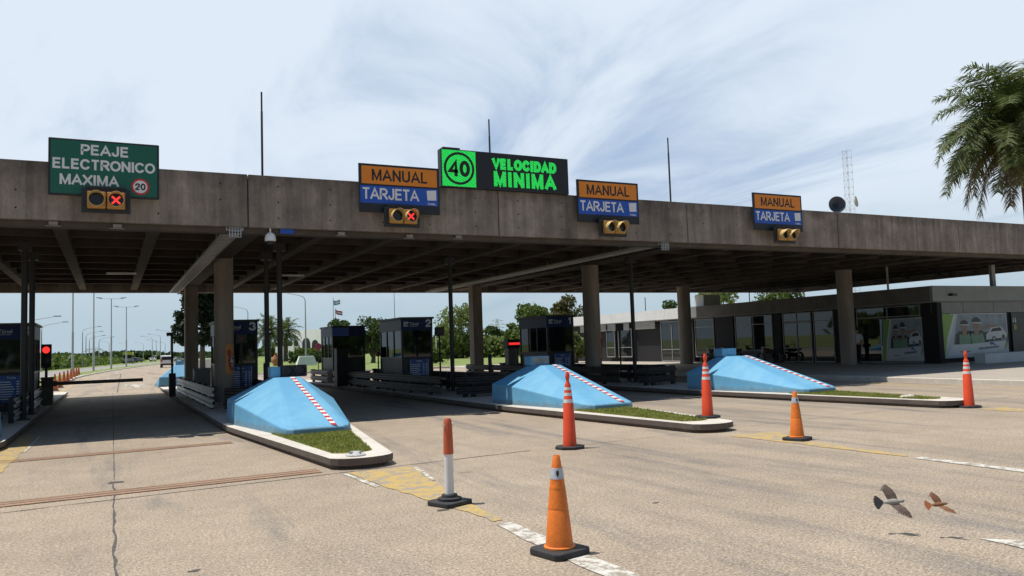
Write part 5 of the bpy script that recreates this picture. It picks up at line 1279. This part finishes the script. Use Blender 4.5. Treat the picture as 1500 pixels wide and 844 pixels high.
PALM_G = leaf('palm_green', (.05,.08,.018), (.17,.2,.06), 2, .4); PALM_Y = leaf('palm_yellow', (.1,.085,.02), (.22,.17,.06), 2, .3); PALM_B = leaf('palm_brown', (.13,.095,.055), (.3,.23,.15), 2, .25)
# big palm at the right
pc = onX(1497, 194, 49.0); px_, py_, pz_ = pc.x, pc.y, pc.z
t = thing('palm_tree', 'big feathery palm at the right edge rising above the canopy', 'palm', (px_, py_, .18)); rr = random.Random(21)
q = MB(); q.tube([(px_,py_,.1),(px_+.1,py_,pz_*.5),(px_,py_,pz_-.3)], [.38,.3,.27], 12); q.build('trunk', BARK, t, smooth=True)
q = MB(); q.lathe([(.28,-1.6),(.45,-.9),(.5,-.3),(.3,.4),(.05,.8)], (px_,py_,pz_), 12); q.build('crown_shaft', M('palm_fibre', (.17,.1,.045), .9, .4, 6), t, smooth=True)
gm = MB(); st = MB()
for k in range(64):
    az = k*2.39996+rr.uniform(-.15,.15); el = R(84-92*((k+.5)/64)**.85); frond(gm, (px_,py_,pz_+.1), az, el, rr.uniform(5.0,5.9), rr.uniform(1.3,2.3), rr, 100, .075, 1.1, .3, 0, st)
gm.build('green_fronds', PALM_G, t); 
gm = MB()
for az_, el_ in ((R(205),R(2)),(R(238),R(-6)),(R(160),R(0)),(R(265),R(-2)),(R(120),R(-5)),(R(300),R(0))): frond(gm, (px_,py_,pz_-.1), az_, el_, rr.uniform(5.2,5.9), rr.uniform(2.4,3.0), rr, 100, .09, 1.0, .7, 0, st)
gm.build('yellowing_fronds', PALM_Y, t)
gm = MB()
for az_, el_ in ((R(215),R(-14)),(R(190),R(-22)),(R(250),R(-20)),(R(285),R(-18)),(R(330),R(-15)),(R(140),R(-18))): frond(gm, (px_,py_,pz_-.2), az_, el_, rr.uniform(5.4,6.2), rr.uniform(2.8,3.4), rr, 100, .09, .95, .9, 0, st)
gm.build('dry_fronds', PALM_B, t); st.build('frond_stems', M('frond_stem', (.11,.11,.035), .7, .2, 4), t)
def small_palm(px, ytop, dist, label, seed, s=1.0):
    c = far(px, ytop, dist); x, y = c.x, c.y; z = max(2.2, c.z-2.2*s); rr = random.Random(seed)
    t = thing('palm_tree', label, 'palm', (x, y, 0)); q = MB(); q.tube([(x,y,-.2),(x,y,z)], [.5*s,.4*s], 10); q.build('trunk', BARK, t)
    gm = MB()
    for k in range(44): frond(gm, (x,y,z), k*2.4, R(82-112*(k/44)), 4.0*s*rr.uniform(.85,1.1), 1.5, rr, 34, .13*s, .62*s, .3)
    gm.build('fronds', PALM_G, t)
small_palm(393, 470, 150, 'spreading palm on the far lawn left of the two dark posts', 31)
small_palm(418, 472, 160, 'spreading palm on the far lawn right of the two dark posts', 32)
# low shrubs, hedges and far woods
def hedge(name, label, pts, h_, depth, mat, n, seed, kind=None, ls=.25, cat='hedge'):
    mb = MB(); rr = random.Random(seed)
    for i in range(n):
        s = rr.uniform(0, len(pts)-1.001); k = int(s); a, b = pts[k], pts[k+1]; f_ = s-k
        x, y = a[0]+(b[0]-a[0])*f_, a[1]+(b[1]-a[1])*f_; hh = (a[2]+(b[2]-a[2])*f_ if len(a) > 2 else h_)*(.82+.3*math.sin(s*9+seed)*math.sin(s*23+1)*.8)
        z = hh*rr.random()**.6; leaf_quad(mb, (x+rr.gauss(0,depth*.4), y+rr.gauss(0,depth*.4), z), ls*rr.uniform(.6,1.4), rr)
    # solid core so the belt is not see-through
    return tag(mb.build(name, mat), label, cat, kind=kind)
def belt(pxs, dist): return [(far(px, 520, d).x, far(px, 520, d).y, far(px, yt, d).z) for px, yt, d in pxs]
hedge('far_woodland', 'long far belt of dark woodland on the horizon behind the lamps', belt([(-60,518,420),(0,519,430),(80,519,430),(140,519,450),(190,514,470),(230,518,480),(290,517,480),(340,516,450),(400,515,430)], 0), 6, 10, LF_D, 9000, 41, 'stuff', 1.3, 'woodland')
hedge('roadside_scrub', 'low green scrub along the left of the opposite carriageway', belt([(-40,522,120),(60,521,150),(110,522,190),(150,524,240),(190,525,290)], 0), 4, 5, LF_M, 9000, 42, 'stuff', .5, 'scrub')
hedge('far_woodland', 'far belt of dark trees beyond the lawns behind booth 2', belt([(400,505,330),(480,500,330),(560,495,340),(640,492,350),(700,494,350),(760,493,340),(860,490,330),(960,480,320)], 0), 8, 10, LF_D, 7000, 43, 'stuff', 1.2, 'woodland')
hedge('clipped_hedge', 'long light green hedge at the back of the lawn right of booth 2', belt([(640,493,120),(700,493,118),(740,494,116),(800,494,112)], 0), 4, 1.8, LF_L, 9000, 44, None, .3)
hedge('rounded_shrub', 'small round shrub on the lawn beside booth 2', belt([(630,511,88),(645,511,88)], 0), 2, .8, LF_M, 1200, 45, None, .16, 'shrub')
hedge('low_hedge', 'low clipped hedge before the white arched building', belt([(425,518,118),(480,517,118)], 0), 1, .5, LF_D, 1200, 46, None, .2)
hedge('garden_shrub', 'loose garden shrubs before the white arched building', belt([(432,511,150),(480,510,150)], 0), 1, 1.2, LF_M, 1000, 47, None, .3, 'shrub')
hedge('far_woodland', 'woodland belt beyond the approach road behind the viewer', [(-140,-150,9),(-40,-160,10),(60,-160,9),(160,-150,10)], 9, 8, LF_M, 3500, 51, 'stuff', 1.6, 'woodland')
hedge('far_woodland', 'woodland belt along the far left of the toll plaza', [(-110,-130,9),(-120,-40,8),(-125,40,9),(-120,160,8)], 9, 8, LF_M, 3500, 52, 'stuff', 1.6, 'woodland')
# white arched building, flags, sign, urn
p = far(452, 523, 200); t = thing('white_building', 'far white building with rounded arch openings behind the lawn', 'building', (p.x, p.y, 0)); sc_ = 200/CAM_F
wl = MB(); x0 = p.x; H_ = (518-482)*sc_+1.0
def px2(px): return far(px, 510, 204-(px-428)/54*8)
a, b = px2(428), px2(482); dirv = (b-a); dirv.z = 0; Lw = dirv.length; dirv.normalize(); nrm = Vector((dirv.y, -dirv.x, 0)); rzb = math.atan2(dirv.y, dirv.x)
wl.obox(((a.x+b.x)/2-nrm.x*3, (a.y+b.y)/2-nrm.y*3, 0), Lw, 6, 7.2, rzb); wl.build('wall', M('white_render', (.88,.87,.84), .8, .05, 1), t)
for px, w_, zt_ in ((449, 1.5, 5.2), (462, 1.2, 4.6), (434, .8, 4.8)):
    c = px2(px); q = MB(); pts = [(-w_,0)]+[(w_*math.cos(R(180-18*k)), zt_-w_+w_*math.sin(R(180-18*k))) for k in range(11)]+[(w_,0)]
    base = a + dirv*((c-a).dot(dirv)); fr_ = [base+dirv*u+nrm*.06+Vector((0,0,v-base.z)) for u, v in pts]; n = len(fr_)
    q.add(fr_+[v-nrm*.05 for v in fr_], [tuple(range(n))]+[(i, (i+1) % n, n+(i+1) % n, n+i) for i in range(n)]); q.build('arch_opening', DARK, t)
q = MB(); q.obox((px2(440).x+nrm.x*4, px2(440).y+nrm.y*4, 0), 7, 2, 3.2, rzb); q.build('side_wing', WHITE, t)
def flag(px, ytop, dist, ym, cols, label, fw, fh, sgn=1, tilt=0):
    top = far(px, ytop, dist); t = thing('flagpole', label, 'flagpole', (top.x, top.y, 0))
    q = MB(); q.lathe([(.09,0),(.05,top.z)], (top.x,top.y,0), 8); q.build('pole', LAMPST, t)
    z = far(px, ym, dist).z; q = MB(); n = 10; ms = []
    for k in range(3):
        vs = []
        for i in range(n+1):
            u = i/n; wv = .18*math.sin(u*7); 
            for v in (k/3, (k+1)/3): vs.append((top.x+.06+fw*u, top.y+wv, z-fh*v-tilt*u-.1*math.sin(u*5)))
        q.add(vs, [(2*i, 2*i+1, 2*i+3, 2*i+2) for i in range(n)], k)
    q.build('flag', cols, t)
FB = M('flag_light_blue', (.2,.4,.65), .8, .05, 3); FW = M('flag_white', (.7,.7,.7), .8, .05, 3); FRD = M('flag_red', (.5,.04,.05), .8, .05, 3)
flag(488, 436, 150, 440, [FB, FW, FB], 'flagpole flying a light blue and white striped flag above the trees', 1.3, .85)
flag(491, 452, 155, 453, [FRD, FW, FRD], 'flagpole with a drooping red and white flag above the trees', 1.4, .8, 1, .6)
p = far(466, 508, 70); t = thing('prohibition_sign', 'round red and dark prohibition sign on a post left of the rear booth', 'sign', (p.x, p.y, 0))
q = MB(); q.lathe([(.04,0),(.04,p.z+.3)], (p.x,p.y,0), 8); q.build('post', DARK, t)
q = MB(); yd = p.y-.06; disc(q, (p.x, p.z), .3, yd, 0); disc(q, (p.x, p.z), .31, yd-.004, 1, r_in=.24)
for an in (R(45), R(-45)):
    ca, sa = math.cos(an), math.sin(an); q.add([(p.x+u*ca-v*sa, yd-.006-(.001 if an > 0 else 0), p.z+u*sa+v*ca) for u, v in ((-.25,-.03),(.25,-.03),(.25,.03),(-.25,.03))], [(0,1,2,3)], 1)
q.build('disc', [M('sign_dark_blue', (.03,.05,.16), .5), SRED], t)
p = far(404, 526, 105); t = thing('terracotta_urn', 'terracotta urn on the far lawn between the dark posts', 'urn', (p.x, p.y, 0))
q = MB(); q.lathe([(.25,0),(.55,.5),(.5,1.0),(.2,1.4),(.18,1.6),(.28,1.68),(.2,1.66)], (p.x,p.y,0), 18); q.build('pot', M('terracotta', (.4,.16,.08), .8, .1, 4), t, smooth=True)
q = MB(); q.obox((p.x,p.y,-.05), 1.2, 1.2, .08); q.build('plinth', KERB, t)
p = far(450, 527, 100); q = MB(); q.add([(p.x-1.3,p.y,0),(p.x+1.3,p.y,0),(p.x+1.3,p.y+1,0),(p.x-1.3,p.y+1,0),(p.x-.9,p.y+.2,1.15),(p.x+.9,p.y+.2,1.15),(p.x+.9,p.y+.8,1.15),(p.x-.9,p.y+.8,1.15)], [(0,1,5,4),(1,2,6,5),(2,3,7,6),(3,0,4,7),(4,5,6,7)])
tag(q.build('concrete_block', WHITE, bevel=.03), 'white sloping concrete block at the foot of the lawn lamp', 'block')
p = far(295, 534, 95); q = MB(); q.box(p.x-1.4,p.x+1.4,p.y,p.y+.6,0,1.1); q.box(p.x-1.5,p.x+1.5,p.y-.05,p.y+.65,1.101,1.2); tag(q.build('gate_pillar_wall', WHITE), 'low white wall far behind booth 3', 'wall')
q = MB(); pts = [(9.9,66.6),(12,64.0),(16,62.2),(23,60),(30,58.8)]
q.sweep([(a_, b_, 0) for a_, b_ in pts], [(-.12,-.05),(-.12,.14),(.12,.14),(.12,-.05)]); tag(q.build('lawn_kerb', KERB), kind='structure')

# ================================================================== BIRDS
def bird(c, heading, label, body_c, wing_c, tail_c, s, up_l, up_r, bank, sweep=(0,0)):
    t = thing('bird', label, 'bird', c, heading, local=True)   # local +X is forward
    q = MB(); prof = [(-.105,.006),(-.08,.018),(-.04,.03),(0,.034),(.04,.03),(.065,.02),(.08,.02),(.095,.021),(.108,.014),(.114,.005),(.135,.001)]
    q.tube([(x*s, 0, (.01*s if x > .06 else 0)+.004*s*math.sin(x*20)) for x, r_ in prof], [r_*s for _, r_ in prof], 10); q.build('body', body_c, t, smooth=True, world=False)
    for sg, up, sw in ((1, up_l, sweep[0]), (-1, up_r, sweep[1])):
        q = MB(); ca, sa = math.cos(up), math.sin(up)
        def W(x, w_): return ((x+sw*w_)*s, sg*(.02+w_*ca)*s, (.012+w_*sa-1.5*w_*w_)*s)
        inner = [W(.05,0),W(-.05,0),W(-.055,.06),W(.06,.06)]; q.add(inner, [(0,1,2,3)]); q.add([W(.06,.06),W(-.055,.06),W(-.05,.11),W(.05,.12)], [(0,1,2,3)])
        for k in range(8):
            f_ = k/7; bx_ = .05-.1*f_; tip = (.19-.05*abs(f_-.2)-.035*f_, .02-.095*f_)
            q.add([W(bx_+.008,.1),W(bx_-.012,.1),W(tip[1]-.008,tip[0]-.012),W(tip[1],tip[0]),W(tip[1]+.007,tip[0]-.012)], [(0,1,2,3,4)])
        q.build('wing', wing_c, t, world=False)
    q = MB()
    for k in range(9):
        a = R(180-34+68*k/8); l_ = .12; b0 = (-.09*s, 0); e = (-.085+l_*math.cos(a), l_*math.sin(a)); px_2 = (-math.sin(a)*.011, math.cos(a)*.011)
        q.add([((-.085)*s,0,0.001*k*s),((e[0]+.02-px_2[0])*s,(e[1]-px_2[1])*s,.001*k*s),(e[0]*s,e[1]*s,.001*k*s),((e[0]+.02+px_2[0])*s,(e[1]+px_2[1])*s,.001*k*s)], [(0,1,2,3)])
    q.build('tail', tail_c, t, world=False)
    t.rotation_euler = (bank, R(-4), heading)
sh = G(1335, 776); bz = .27
BWH = M('bird_pale', (.3,.28,.25), .8, .25, 40); BBR = M('bird_grey_brown', (.14,.1,.08), .8, .35, 40); BBK = M('bird_black', (.02,.02,.022), .7, .3, 40); BRU = M('bird_rufous', (.22, .1, .05), .8, .3, 40)
cam_d = ray(1308, 735); pb_ = EYE + cam_d*((bz-CAM_H)/cam_d.z); bird(tuple(pb_), R(-38), 'grey and white bird with spread black tail flying low over the road', BWH, BBR, BBK, .78, R(22), R(18), R(66), (-.35, .75))
cam_d = ray(1375, 739); pb_ = EYE + cam_d*((bz-CAM_H)/cam_d.z); bird(tuple(pb_), R(-34), 'smaller rufous bird flying low over the road', BRU, BRU, M('bird_rust', (.3,.09,.03), .8, .3, 40), .56, R(26), R(28), R(58), (-.4, .95))

for o in bpy.data.objects:
    if '_o' in o: del o['_o']
